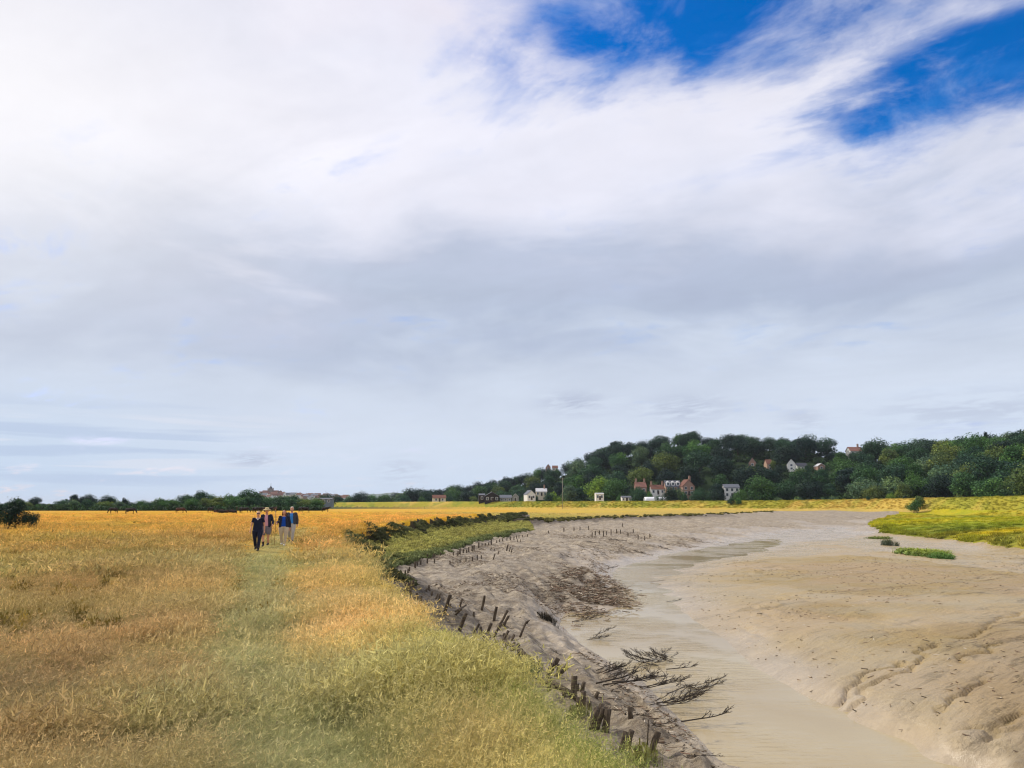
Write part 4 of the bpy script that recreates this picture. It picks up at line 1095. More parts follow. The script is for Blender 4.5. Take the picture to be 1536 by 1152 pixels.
# polytunnel
u, y = 984, 398; k = y / 1174; x = x_at(u, y)
bm = bmesh.new(); rows_ = []
for xx in np.linspace(-17 * k, 17 * k, 12):
    rows_.append([bm.verts.new((xx, 2.6 * math.cos(a), 1.9 * math.sin(a) - .05 if a not in (0,) else -.05)) for a in np.linspace(0, math.pi, 11)])
for a, b in zip(rows_[:-1], rows_[1:]):
    for q in range(10): bm.faces.new((a[q], a[q + 1], b[q + 1], b[q]))
bm.faces.new(rows_[0]); bm.faces.new(rows_[-1][::-1]); bmesh.ops.recalc_face_normals(bm, faces=bm.faces)
zt = CAM_Z + (HORIZON - 751) * k
ro = root('polytunnel', (x, y, zt), 'long low white polytunnel in front of the white cottage', 'polytunnel')
add('cover', bm_mesh(bm, 'cover', True), plain('white_sheet', lin(226, 228, 230), .4, .06, 2), ro)
for s in (-1, 1):
    bm = bmesh.new(); xx = s * (17 * k + .03); box_bm(bm, xx - .02, xx + .02, -.8, .8, 0, 1.5)
    add('door', bm_mesh(bm, 'door'), wall_grey, ro)
houses.append((967, 1002, 746, 751, y))

# ---- trees of the wooded hill
def blocked(u, wpx, vt, vb, y, tol=1.5):
    """would this crown stand in front of a house seen from the field?"""
    cut = None
    for (a, b, t, bb, hy) in houses:
        if y < hy + 6 and u + wpx * .46 > a + tol and u - wpx * .46 < b - tol and vt < bb - 1.5:
            cut = max(cut or 0, bb - .5 * (bb - t))
    return cut
LAND = [(735, 'dark timber barn'), (771, 'small gabled hut'), (810, 'cream house'), (844, 'utility pole'), (899, 'white box-like house'), (939, 'park home'), (961, 'red-roofed brick house'), (986, 'white cottage'), (1009, 'dormered house'), (1030, 'tall gabled brick house'),
        (1097, 'grey-roofed white house'), (1132, 'narrow brick house'), (1156, 'half-hidden brown house'), (1198, 'white hillside house'), (1233, 'orange cottage'), (1287, 'bright red roof'), (1320, 'dip in the skyline'), (1380, 'small tree on the embankment'), (1425, 'yellow marsh bank'), (1488, 'pointed conifer'), (1530, 'eastern edge of the wood')]
ZW_ = {0: 'on the skyline', 1: 'just under the skyline', 2: 'on the upper slope', 3: 'in mid slope', 4: 'on the lower slope', 5: 'at the hill foot'}
FORM_W = {'broad': 'broad domed', 'round': 'round headed', 'tall': 'tall narrow', 'cone': 'pointed', 'shrub': 'low spreading'}
def hill_label(u, zone_, form, tone, h):
    L = min(LAND, key=lambda q: abs(q[0] - u)); d = u - L[0]
    rel = 'above' if abs(d) < 9 and zone_ < 5 else ('beside' if abs(d) < 9 else ('west of' if d < 0 else 'east of'))
    fw = FORM_W[FORMS[form][0]]
    s_ = '%s %s %s %s %s the %s' % (fw, TONE_WORD[tone], 'shrub' if FORMS[form][0] == 'shrub' else 'tree', ZW_[zone_], rel, L[1])
    return s_ if len(s_.split()) <= 16 else s_.replace(' the ', ' ')

n_tree = 0
def hill_tree(u, t, form, tone, h=None, vtop=None, zone_=2, wide=1.0, force=False):
    global n_tree
    f, r = lerp_tab(FOOT_D, u), lerp_tab(RIDGE_D, u)
    y = f + (r - f) * t; x = x_at(u, y); z = h1(x, y); k = y / 1174
    if vtop is not None:
        h = CAM_Z + (HORIZON - vtop) * k - z
        h = max(h, 3.5)
    vt, vb = HORIZON - (z + h - CAM_Z) / k, HORIZON - (z - CAM_Z) / k
    wpx = h / k * [1.05, .95, 1.2, .85, 1.0, .62, .5, .7, 1.5, 1.9][form] * wide
    cut = blocked(u, wpx, vt, vb, y)
    if cut is not None and not force:
        h2 = CAM_Z + (HORIZON - cut) * k - z
        if h2 < 2.2: return None
        h = h2; form = random.choice((8, 8, 9)) if h < 5 else form; wide = min(wide, 1.0)
    shr = FORMS[form][0] == 'shrub'
    nm = 'shrub' if shr else ('conifer_tree' if FORMS[form][0] == 'cone' else 'broadleaf_tree')
    n_tree += 1
    return tree(nm, x, y, h, form, tone, hill_label(u, zone_, form, tone, h), 'shrub' if shr else 'tree', 'trees of the wooded hill', wide)

R3 = random.Random(5)
def tone_at(u, zone_):
    p = R3.random()
    if u > 1320: return 'mid' if p < .35 else 'olive' if p < .5 else 'deep' if p < .8 else 'dark' if p < .93 else 'pale'
    if zone_ <= 1: return 'dark' if p < .5 else 'deep' if p < .85 else 'mid'
    return 'dark' if p < .3 else 'deep' if p < .66 else 'mid' if p < .84 else 'pale' if p < .92 else 'olive'
# the skyline
us = 575
while us < 1610:
    u = us + R3.uniform(-4, 4); v = lerp_tab(RIDGE_TOP, u) + R3.uniform(-1.5, 3.5)
    form = R3.choice((0, 1, 2, 3, 4, 4, 1))
    hill_tree(u, 1.0, form, tone_at(u, 0), None, v, 0, R3.uniform(1.0, 1.35) if u > 700 else 1.25)
    us += R3.uniform(17, 27) if u > 880 else R3.uniform(13, 19)
for u, v, form in ((925, 658, 5), (944, 661, 6), (1488, 647, 7), (1040, 644.5, 2), (1108, 648.5, 2), (1258, 648.5, 2), (1305, 657, 4)):
    hill_tree(u, .97, form, 'dark', None, v, 0, 1.15)
# the slope, row behind row
for zone_, t, step in ((1, .84, 36), (2, .66, 37), (3, .47, 38), (4, .28, 38), (5, .09, 34)):
    us = 600 + R3.uniform(0, 20)
    while us < 1610:
        u = us + R3.uniform(-7, 7); f, r = lerp_tab(FOOT_D, u), lerp_tab(RIDGE_D, u)
        hmax = 12 + 3.5 * R3.random() if u > 860 else 8.5 + 3 * R3.random()
        if zone_ == 5: hmax *= .62 + .35 * R3.random()
        form = R3.choice((0, 1, 2, 3, 4, 4, 0, 5))
        hill_tree(u, t + R3.uniform(-.05, .05), form, tone_at(u, zone_), hmax, None, zone_, R3.uniform(1.0, 1.3))
        us += step * (1 if u > 860 else .86) * R3.uniform(.82, 1.18)
# shrubs and young trees along the foot
us = 636
while us < 1600:
    u = us; form = R3.choice((8, 8, 9, 3, 4))
    hill_tree(u, R3.uniform(-.06, .0), form, R3.choice(('mid', 'olive', 'deep', 'pale', 'deep', 'mid')), R3.uniform(3.2, 5.6), None, 5, 1.0)
    us += R3.uniform(19, 30)
for u, v, form, tone in ((896, 712, 3, 'bright'), (925, 716, 4, 'mid'), (832, 729, 8, 'bright'), (853, 724, 5, 'pale'), (1340, 738, 3, 'bright'), (1358, 722, 5, 'olive'), (1313, 727, 4, 'olive'), (960, 731, 4, 'deep'), (1008, 731, 4, 'dark'), (1140, 712, 4, 'mid'), (1070, 722, 4, 'deep')):
    hill_tree(u, .0, form, tone, None, v, 5, 1.0)
for u, v, form, tone, wd in ((955, 729, 4, 'deep', .8), (1008, 729, 4, 'dark', .8), (973, 738, 8, 'mid', .5), (1046, 735, 4, 'deep', .9), (1079, 731, 3, 'dark', .8), (1113, 733, 4, 'mid', .8), (989, 741, 9, 'deep', .5), (1026, 739, 8, 'deep', .5), (906, 742, 8, 'deep', .6), (930, 742, 8, 'mid', .6), (803, 743, 8, 'deep', .5), (785, 741, 3, 'mid', .6), (824, 738, 4, 'deep', .8), (758, 746, 9, 'mid', .4), (1181, 698, 4, 'dark', .6), (1214, 697, 4, 'deep', .7), (1139, 694, 4, 'deep', .6), (1163, 690, 4, 'olive', .6)):
    if v > 720: hill_tree(u, -.05, form, tone, None, v, 5, wd, True)
    else: hill_tree(u, (solve_on_hill(u, 708) - lerp_tab(FOOT_D, u)) / (lerp_tab(RIDGE_D, u) - lerp_tab(FOOT_D, u)), form, tone, None, v, 3, wd, True)
# leafy undergrowth closing the wood between the trunks
x, y = poly_pts(hill_zone, 16000); ok = (np.abs(x) < y * 1.15) ; x, y = x[ok], y[ok]
ff = np.array([lerp_tab(FOOT_D, uu) for uu in 768 + 1174 * x / y]); rr = np.array([lerp_tab(RIDGE_D, uu) for uu in 768 + 1174 * x / y])
ok = (y < rr + 12) & (768 + 1174 * x / y > 600); x, y = x[ok], y[ok]; z = H(x, y)
tint = np.array(lin(52, 74, 42)) * (.5 + .9 * rng.random((len(x), 1)))
under = make_tufts('undergrowth_tuft', green_m, [[leaf_batch(120, 1.0, 1.0, .42)] for _ in range(3)])
scatter('woodland_undergrowth', np.stack([x, y, z - .1], 1), tint, rng.random(len(x)) * 6.3, (1.3 + 1.0 * rng.random(len(x))) * np.where(x > y * .735, 4.2, 1), rng.integers(0, 3, len(x)), under)

# ---- the treeline on the west, beyond the meadow
W_TOP = [(-120, 748), (0, 752), (30, 750), (75, 752), (100, 747), (130, 745), (160, 746), (200, 748), (240, 748), (290, 742), (330, 741), (370, 740), (400, 741), (440, 742), (475, 745)]
def west_tree(u, y, vtop, form, tone, label, wide=1.0, group='trees along the far edge of the meadow'):
    x = x_at(u, y); z = h1(x, y); h = CAM_Z + (HORIZON - vtop) * y / 1174 - z
    shr = FORMS[form][0] == 'shrub'
    return tree('shrub' if shr else 'broadleaf_tree', x, y, max(h, 2), form, tone, label, 'shrub' if shr else 'tree', group, wide)
us = -90; kk = 0
while us < 480:
    u = us; v = lerp_tab(W_TOP, u) + R3.uniform(-1, 3.0)
    form = R3.choice((8, 8, 9, 9, 8, 4)); tone = R3.choice(('deep', 'mid', 'mid', 'olive', 'deep', 'pale'))
    y = R3.uniform(236, 242) if kk % 2 else R3.uniform(248, 266); kk += 1
    pos_ = 'at the western end' if u < 60 else 'by the two dark round trees' if u < 180 else 'behind the lone brown cow' if u < 280 else 'below the far rooftops' if u < 380 else 'below the church' if u < 430 else 'at the eastern end'
    west_tree(u, y, v + (3 if kk % 2 == 0 else 0), form, tone, '%s %s %s in the hedge line %s' % (FORM_W[FORMS[form][0]], TONE_WORD[tone], 'shrub' if form >= 8 else 'tree', pos_), R3.uniform(1.0, 1.5))
    us += R3.uniform(8.5, 13)
hx = np.array([x_at(uu, 1) for uu in rng.uniform(-120, 482, 2600)]); hy = rng.uniform(232, 268, 2600); hx = hx * hy
tint = np.array(lin(56, 82, 50)) * (.4 + .9 * rng.random((len(hx), 1)))
HEDGE = (hx, hy, tint)
for u, v, form, tone, lab, wd in ((54, 744.5, 4, 'dark', 'round dark tree just right of the big bush at the meadow edge', 1.1), (110, 738.5, 5, 'dark', 'slim dark tree standing beside the two rounded trees', .8), (132, 740.5, 4, 'dark', 'western one of two rounded dark trees side by side', 1.15),
                             (162, 742, 4, 'dark', 'eastern one of two rounded dark trees side by side', 1.15), (185, 745, 6, 'dark', 'narrow dark tree a little east of the rounded pair', .8), (297, 734, 3, 'deep', 'tall rounded green tree rising above the hedge under the town', 1.05),
                             (276, 741, 4, 'deep', 'lower rounded tree west of the tall one under the town', 1.2), (372, 732.5, 4, 'deep', 'bushy tree beside the church hill', 1.3), (26, 747, 4, 'deep', 'tree top showing behind the big dark bush', 1.2)):
    west_tree(u, 246, v, form, tone, lab, wd)
scatter('hedge_undergrowth', np.stack([HEDGE[0], HEDGE[1], H(HEDGE[0], HEDGE[1]) - .1], 1), HEDGE[2], rng.random(2600) * 6.3, .9 + .8 * rng.random(2600), rng.integers(0, 3, 2600), under)
# middle: trees between town and hill, behind the low bank
for u, y, v, form, tone, lab, wd in ((487, 470, 740, 4, 'deep', 'low tree by the blue-grey shed under the town', 1.3), (540, 520, 737, 4, 'dark', 'dark round tree standing alone in the gap east of the town', 1.2), (560, 560, 742, 8, 'mid', 'low hedge shrub east of the dark lone tree', 1.2), (578, 560, 741, 4, 'mid', 'light green tree in the gap under the blue hills', 1.4),
                                     (596, 560, 740, 8, 'pale', 'pale shrub under the distant blue hills', 1.1), (618, 540, 731.5, 4, 'dark', 'dark rounded tree west of the low thatched cottage', 1.25), (640, 545, 735, 2, 'deep', 'spreading dark tree right behind the low cottage', 1.0), (605, 520, 742, 8, 'deep', 'dark shrub before the rounded tree west of the cottage', 1.0),
                                     (520, 540, 744, 8, 'mid', 'low shrub under the east end of the town', 1.2), (505, 560, 743, 8, 'deep', 'dark shrub at the east end of the town', 1.2), (634, 500, 745, 8, 'mid', 'small green shrub beside the cottage wall', .8)):
    west_tree(u, y, v, form, tone, lab, wd, 'trees between the town and the hill')
# the big bush on the meadow
b0 = hit(28, 793)
for u, dv, hh_, form, lab, wd in ((16, 0, 2.45, 8, 'large dark rounded bush standing on the meadow at the edge of the photo', .85), (46, 1, 1.55, 9, 'lower flank of the dark bush, sloping down to the golden grass', .62), (-14, 1, 2.2, 8, 'part of the dark thicket cut by the edge of the photo', .9)):
    tree('bush', x_at(u, b0.y + .4 * dv), b0.y + .4 * dv, hh_, form, 'dark', lab, 'bush', 'dark bushes on the meadow', wd)
# shrubs by the embankment
for u, v0, v1, y, form, tone, lab in ((1380, 757, 741, 262, 5, 'olive', 'small green tree growing on the embankment slope'), (1370, 758, 750, 258, 8, 'mid', 'leafy shrub at the foot of the small embankment tree'), (1303, 754, 744, 296, 8, 'deep', 'dark round bush on top of the embankment'),
                                      (1096, 757, 747, 338, 8, 'deep', 'dark bush on the embankment below the grey-roofed white house'), (1108, 755, 747, 335, 8, 'mid', 'green bush beside the dark bush on the embankment'), (1358, 755, 748, 280, 8, 'dark', 'tiny dark bush west of the small embankment tree')):
    x = x_at(u, y); z = h1(x, y); h = CAM_Z + (HORIZON - v1) * y / 1174 - z
    tree('shrub' if form == 8 else 'broadleaf_tree', x, y, max(h, 1.2), form, tone, lab, 'shrub' if form == 8 else 'tree', None, 1.0)
# ------------------------------------------------------------------ the hilltop town far away
def town_house(u, y, w, h, rh, wall, roof, label, group, rz):
    x = x_at(u, y); z = h1(x, y)
    bm = gable_wall(w, 8, h, rh, 'x'); n0 = len(bm.faces)
    me = bm_mesh(bm, 'house_body')
    o = root('town_house', (x, y, z - .5), label, 'house', group, rz)
    add('wall', me, wall, o); rf = add('roof', bm_mesh(roof_bm(w, 8, h, rh, 'x', .3), 'roof'), roof, o)
    if R3.random() < .6:
        bm = bmesh.new(); box_bm(bm, w * .3, w * .3 + .9, -.4, .4, h + rh * .7, h + rh + 1.6)
        add('chimney', bm_mesh(bm, 'chimney'), wall_brick, rf)
    return o
R4 = random.Random(9)
town_red = plain('old_tiles', lin(118, 84, 76), .9, .2, 9)
for i in range(62):
    u = R4.uniform(386, 535); y = 1500 + R4.uniform(-70, 60)
    if 392 < u < 414 and y < 1520: y -= 40
    wl = R4.choice((wall_white, wall_brick, wall_cream, wall_brick, wall_white)); rf = R4.choice((roof_brown, town_red, roof_brown, roof_slate))
    wd = {wall_white: 'white', wall_brick: 'brick', wall_cream: 'cream'}[wl]; rd = {town_red: 'red roof', roof_brown: 'brown roof', roof_slate: 'grey roof'}[rf]
    p = 'just below the church' if u < 415 else 'on the hilltop east of the church' if u < 450 else 'along the middle of the town ridge' if u < 490 else 'at the low east end of the town'
    town_house(u, y, R4.uniform(9, 15), R4.uniform(4.5, 7), R4.uniform(2.6, 3.8), wl, rf, 'distant %s town house with %s %s' % (wd, rd, p), 'houses of the hilltop town', R4.uniform(-.5, .5))
stone = plain('grey_stone', lin(136, 128, 118), .9, .15, 3)
y = 1510; x = x_at(405, y); z = h1(x, y)
ch = root('church', (x, y, z), 'distant stone church with a square tower and small spire on the town hill', 'church')
add('nave', bm_mesh(gable_wall(30, 11, 6, 4.5, 'x'), 'nave'), stone, ch)
add('roof', bm_mesh(roof_bm(30, 11, 6, 4.5, 'x', .4), 'roof'), roof_brown, ch)
bm = bmesh.new(); box_bm(bm, -4.5, 4.5, -5.6, 4.5, 0, 14)
for sx in (-4.4, 4.4):
    for sy in (-4.4, 4.4): box_bm(bm, sx * .9 - .6, sx * .9 + .6, sy * .9 - .6, sy * .9 + .6, 14.002, 15.6)
tw = add('tower', bm_mesh(bm, 'tower'), stone, ch)
bm = bmesh.new(); b = [bm.verts.new((4 * math.cos(k * math.pi / 4), 4 * math.sin(k * math.pi / 4), 14.01)) for k in range(8)]; t = bm.verts.new((0, 0, 20))
for k in range(8): bm.faces.new((b[k], b[(k + 1) % 8], t))
tube_bm(bm, [(0, 0, 19.5), (0, 0, 25)], [.35, .2], 6)
add('spire', bm_mesh(bm, 'spire'), roof_dark, ch)
x2 = x_at(396, 1500); z2 = h1(x2, 1500)
hb2 = root('hall', (x2, 1500, z2 - 1), 'large dark roofed building just west of the distant church', 'building')
add('wall', bm_mesh(gable_wall(18, 9, 5, 4.5, 'x'), 'wall'), wall_cream, hb2); add('roof', bm_mesh(roof_bm(18, 9, 5, 4.5, 'x'), 'roof'), roof_brown, hb2)
# low blue-grey shed before the town
house('farm_shed', 'low blue grey farm shed in front of the town trees', 'shed', 474, 499, 747.5, 754.5, plain('blue_grey_sheet', lin(92, 108, 124), .7, .1, 3), roof_slate, 'x', 0, 0, 3, door=False, D=440, ridge_frac=.2)

# ------------------------------------------------------------------ posts and poles
m, g = material('weathered_wood')
p = g.n('ShaderNodeTexCoord').outputs['Object']
n = g.noise(g.vm('MULTIPLY', p, (14, 14, 2)), 2, 6, .65)
c = g.ramp(n, [(.25, lin(40, 34, 28)), (.5, lin(78, 68, 56)), (.75, lin(122, 110, 92))])
g.out(g.bsdf(c, .9, g.bump(n, .6, .02), .15)); wood_m = m
def post_mesh(h, r, lean, sides=9, seed=0, taper=.9):
    """driven round stake: slightly bent, chipped flat top, foot below the mud"""
    r2 = random.Random(seed); bm = bmesh.new()
    lx, ly = lean; bx, by = r2.uniform(-.03, .03) * h, r2.uniform(-.03, .03) * h
    pts = []; rad_ = []
    for k in range(6):
        t = k / 5; zz = -.25 + (h + .25) * t
        f = max(0, zz) / h
        pts.append((lx * f + bx * math.sin(f * 3), ly * f + by * math.sin(f * 3), zz)); rad_.append(r * (1 - (1 - taper) * t) * r2.uniform(.93, 1.07))
    tube_bm(bm, pts, rad_, sides)
    for v in bm.verts: v.co += Vector((r2.uniform(-1, 1), r2.uniform(-1, 1), r2.uniform(-1, 1))) * r * .10
    return bm_mesh(bm, 'stake', True)
STAKES = [
 # u base, v base, u top, v top, relative thickness, group key
 ('w', (623, 852, 622.5, 843), (626, 848, 626, 842), (631, 847, 631, 841), (641, 845, 641, 838), (641, 836, 641, 831), (651.5, 845, 651.5, 839), (651, 836, 651, 831), (661, 834, 661, 829), (680, 833, 680, 828), (687, 834, 687, 827), (690, 831, 690, 824), (695, 830, 695, 824), (700, 829.5, 700, 825), (703, 828, 703, 821), (708, 826.5, 708, 819), (711, 825, 711, 818), (718, 822, 718, 814), (723, 820, 723, 815), (728, 819, 728, 815), (733, 818, 733, 814), (737, 817, 737, 810), (745, 814, 745, 810.5), (749.5, 813, 749.5, 809), (754, 812, 754, 808), (760.5, 811, 760.5, 806.5), (765.5, 810.5, 765.5, 805), (771, 809.5, 771, 805), (775, 808, 775, 803.5), (778.5, 807, 778.5, 803), (784, 806, 784, 802.5), (791, 805, 791, 801.5)),
 ('o', (675, 846, 675, 842), (690, 844, 690, 840), (699, 842.5, 699, 837.5), (708.5, 841.5, 708.5, 835.5), (716, 840, 716, 833), (722, 838.5, 722, 833), (740, 839, 742.5, 831), (747, 832, 748, 827.5), (736, 826, 737, 822), (741, 827, 742, 823), (760, 826, 762, 818), (767, 828.5, 768.5, 823), (764, 827, 765.5, 821), (776, 813, 776, 809), (781, 812.5, 781, 809)),
 ('c', (608, 864, 608, 856), (612, 859, 612, 854), (614, 857, 614.5, 851), (612, 871, 612, 863), (615, 874, 616, 866), (608, 887, 609, 874), (611.5, 888, 612, 875), (614.5, 886, 616, 873), (620, 884, 620, 871), (616, 893, 616, 885), (630, 908, 631.5, 895), (626, 898, 625, 890), (619, 876, 619.5, 867)),
 ('s', (647, 893, 648.5, 887), (659, 901, 659.8, 892), (666, 920, 674.5, 894), (722.5, 915, 726.5, 895), (741, 931, 745, 912), (750, 937, 761, 917.5), (755, 939, 763, 925), (689, 946, 698.8, 922), (683, 922, 692, 914), (690, 910, 691, 903), (710, 951, 718.5, 937), (731, 950, 737, 936), (741, 955, 749.5, 938), (729, 962, 735.5, 954), (753, 963, 762.5, 948), (754, 990, 759.5, 968), (767, 977, 778.5, 967), (770, 992, 783, 975), (748, 944, 753, 936)),
 ('n', (820, 1017, 836.5, 990), (833, 1015, 850.5, 1001), (860.7, 1048, 863, 1019), (866.5, 1062, 868, 1048), (873.5, 1063, 875.6, 1040), (886, 1094, 896.5, 1067), (893, 1094, 906.5, 1067), (908, 1099, 913, 1068.5), (931, 1128, 940, 1103), (942, 1123, 947.5, 1099), (977, 1128, 988, 1102), (846, 1046, 847, 1034), (857, 1075, 858, 1060)),
 ('f', (883, 795, 883, 789), (888, 805, 888.5, 799), (893, 803, 893, 797), (899, 802, 899, 796), (905, 805, 905, 797), (910, 803, 910, 797), (916.5, 803, 917, 794.5), (925, 800, 925, 794), (931, 801, 931, 795), (942, 805, 942, 799), (934, 790, 934, 785), (957, 809, 957.5, 803), (967, 810, 967, 804), (950, 799, 950, 794), (861, 796, 861, 791), (870, 795, 870, 790), (846, 797, 846, 792), (823, 800, 823, 796), (975, 806, 975, 801))]
GNAME = {'w': 'stakes along the foot of the green terrace', 'o': 'outer stakes in the mud off the terrace', 'c': 'clustered stakes at the near corner of the terrace', 's': 'leaning stakes on the mud slope', 'n': 'stout stakes by the near grass edge', 'f': 'stakes below the far bank'}
GPLACE = {'w': 'in the line along the foot of the green terrace', 'o': 'in the bare mud off the green terrace', 'c': 'in the cluster at the near corner of the terrace', 's': 'on the grey mud slope below the grass', 'n': 'rising by the grass edge near the photographer', 'f': 'below the far bank'}
SPECIAL = {(820, 1017): 'long leaning stake above a dark hollow by the near grass edge', (833, 1015): 'stake tilted almost flat beside the long leaning stake over the dark hollow', (860.7, 1048): 'tall upright stake at the end of the dark hollow by the grass',
           (866.5, 1062): 'shorter stake of a close pair downhill from the tall upright one', (873.5, 1063): 'taller stake of a close pair downhill from the tall upright one', (886, 1094): 'leftmost stake in the close trio near the bottom grass edge', (893, 1094): 'most tilted stake in the middle of the close trio near the grass', (908, 1099): 'upright thick stake at the right of the close trio near the grass',
           (931, 1128): 'dark broken stump half in the grass near the lowest stakes', (942, 1123): 'dark slanted stake just uphill of the lowest single stake', (977, 1128): 'lowest and nearest stake, thick and tilted, with a thin stick beside it', (846, 1046): 'short stub in the grass uphill of the tall upright stake', (857, 1075): 'small stub buried in grass uphill of the close pair',
           (666, 920): 'long slanting stake alone on the mud below the grassy corner', (722.5, 915): 'thin stake with a forked top standing alone in mid slope', (741, 931): 'upright thick stake beside two crossed leaning ones', (750, 937): 'longest of two parallel leaning stakes on the mud slope', (755, 939): 'shorter of two parallel leaning stakes on the mud slope', (689, 946): 'slanted dark stake holding up a short rail on the mud slope',
           (754, 990): 'stout upright stake where the grass meets the broken hurdle', (767, 977): 'thick stake leaning far over at the broken hurdle', (770, 992): 'thin pale stake leaning over the broken hurdle'}
def stake(u, v, ut, vt, key, i):
    q = hit(u, v)
    if q is None: return
    k = math.hypot(q.x, q.y) / 1174
    L = max(math.hypot(ut - u, vt - v) * k, .12); h = max((v - vt) * k, .10) * 1.03
    r = {'w': .06, 'o': .055, 'c': .055, 's': .05, 'n': .058, 'f': .07}[key] * (.85 + .3 * R4.random()) * min(1, .55 + L)
    r = max(r, .55 * k) if q.y > 30 else r
    lean = ((ut - u) * k, R4.uniform(-.15, .25) * h)
    o = add('wooden_stake', post_mesh(h, r, lean, 9 if q.y < 30 else 7, R4.random()), wood_m)
    o.location = (q.x, q.y, q.z)
    a = abs(ut - u) / max(v - vt, 1)
    pose = 'strongly leaning' if a > .6 else 'leaning' if a > .28 else 'slightly tilted' if a > .08 else 'upright'
    size = 'long' if L > .75 else 'short' if L < .42 else 'medium'
    lab = SPECIAL.get((u, v)) or '%s %s wooden stake %s' % (size, pose, GPLACE[key])
    tag(o, lab, 'stake', GNAME[key])
for grp in STAKES:
    for i, s in enumerate(grp[1:]): stake(*s, grp[0], i)

for i in range(32):
    t = R4.random(); P_ = mud_one[1:9]; a_ = t * (len(P_) - 1); j_ = int(a_); f_ = a_ - j_
    bx_, by_ = (P_[j_][c] * (1 - f_) + P_[min(j_ + 1, len(P_) - 1)][c] * f_ for c in (0, 1))
    u_, v_ = project(bx_ + R4.uniform(-.5, .25), by_ + R4.uniform(-.3, .3), -1.4)
    ln_ = R4.uniform(5, 13) * 18 / max(by_, 10)
    stake(u_, v_, u_ + ln_ * R4.uniform(-.1, .55), v_ - ln_, 's' if by_ > 14 else 'n', 0)
def stick(name, pts, rads, label, cat, group=None, n=6, mat=None):
    bm = bmesh.new(); tube_bm(bm, pts, rads, n)
    o = add(name, bm_mesh(bm, name, True), mat or wood_m)
    return tag(o, label, cat, group)
def on(u, v, dz=0):
    q = hit(u, v); return Vector((q.x, q.y, q.z + dz))
a, b = on(757, 978, .22), on(800, 1000, .10)
stick('fallen_rail', [a, a.lerp(b, .5) + Vector((0, 0, .04)), b], [.045, .05, .04], 'pale rail lying along the broken hurdle of stakes by the grass', 'rail', 'fallen rails among the stakes')
a, b = on(806, 1020, .05), on(858, 1048, .08)
stick('fallen_rail', [a, a.lerp(b, .5) + Vector((0, 0, .03)), b], [.05, .05, .045], 'long rail half buried under the dark hollow beside the leaning stakes', 'rail', 'fallen rails among the stakes')
a, b = on(683, 931, .25), on(699, 922, .28)
stick('fallen_rail', [a, b], [.03, .025], 'short rail propped on a slanted stake on the mud slope', 'rail', 'fallen rails among the stakes')
a, b = on(780, 958, .05), on(789, 951, .32)
stick('fallen_branch', [a, b, b + Vector((.10, .05, .05)), b + Vector((.02, .02, -.05))], [.035, .03, .03, .02], 'short leaning stick with a knobbly head on the pale mud', 'branch')
q = on(976, 1127); stick('thin_stick', [q + Vector((-.05, 0, -.05)), q + Vector((-.02, 0, .42))], [.012, .008], 'thin upright stick beside the lowest tilted stake', 'stick', n=5)

# utility pole, marker posts on the meadow
u, y = 844, 400; x = x_at(u, y); k = y / 1174
po = root('utility_pole', (x, y, h1(x, y)), 'tall pale utility pole in front of the wooded hill', 'pole')
hp = CAM_Z + (HORIZON - 717) * k - po.location.z
bm = bmesh.new(); tube_bm(bm, [(0, 0, -.5), (0, 0, hp)], [.14, .10], 8); add('pole', bm_mesh(bm, 'pole', True), plain('pale_pole', lin(150, 146, 134), .8, .15, 2), po)
bm = bmesh.new(); box_bm(bm, -.9, .9, .18, .30, hp - .7, hp - .55); add('crossarm', bm_mesh(bm, 'crossarm'), wood_m, po)
bm = bmesh.new()
for xx in (-.8, .8): tube_bm(bm, [(xx, .24, hp - .548), (xx, .24, hp - .3)], [.06, .05], 6)
add('insulator', bm_mesh(bm, 'insulator'), white_paint, po)
for u, v, hh_, lab in ((637, 763, 1.3, 'lone marker post standing in the golden meadow right of the walkers'), (355, 771, 1.5, 'thin pale post beside the cattle at the far meadow edge')):
    q = hit(u, v); o = add('marker_post', post_mesh(hh_, .09, (.02, 0), 8, 3), wood_m); o.location = q
    tag(o, lab, 'post')

# ------------------------------------------------------------------ driftwood: branches stranded on the mud
m, g = material('drift_branch')
n = g.noise(g.n('ShaderNodeTexCoord').outputs['Object'], 9, 5, .6)
g.out(g.bsdf(g.ramp(n, [(.3, lin(34, 30, 26)), (.55, lin(64, 57, 48)), (.8, lin(112, 102, 88))]), .85, g.bump(n, .5, .01), .2)); branch_m = m
def branch_mesh(L, r, seed, twigs=10, up=.25, spread=.7):
    """one branch lying along +x, dividing into side twigs which divide again"""
    r2 = random.Random(seed); bm = bmesh.new()
    def limb(p, d, ln, rad_, lev):
        pts = [p]; rs = [rad_]; n = 6 if lev == 0 else 4
        for k in range(n):
            d = (d + Vector((r2.uniform(-1, 1), r2.uniform(-1, 1), r2.uniform(-.6, .7))) * (.16 + .06 * lev)).normalized()
            p = p + d * ln / n
            if p.z < .012: p.z = .012 + r2.random() * .02
            pts.append(p); rs.append(rad_ * (1 - .8 * (k + 1) / n) + .0025)
        tube_bm(bm, pts, rs, 6 if lev == 0 else 4)
        if lev < 2:
            for _ in range(twigs if lev == 0 else 3):
                t = r2.uniform(.25, .95); i = min(int(t * n), n - 1); q = pts[i].lerp(pts[i + 1], t * n - i)
                a = r2.uniform(-spread, spread)
                dd = (d * .9 + Vector((0, math.sin(a) * 1.3, abs(r2.gauss(0, up)) * 1.6)) + Vector((r2.uniform(-.3, .3), 0, 0))).normalized()
                limb(q, dd, ln * r2.uniform(.22, .5) * (1 - .35 * t), rs[i] * .55, lev + 1)
    limb(Vector((0, 0, r * .6)), Vector((1, 0, .04)), L, r, 0)
    return bm_mesh(bm, 'branch', True)
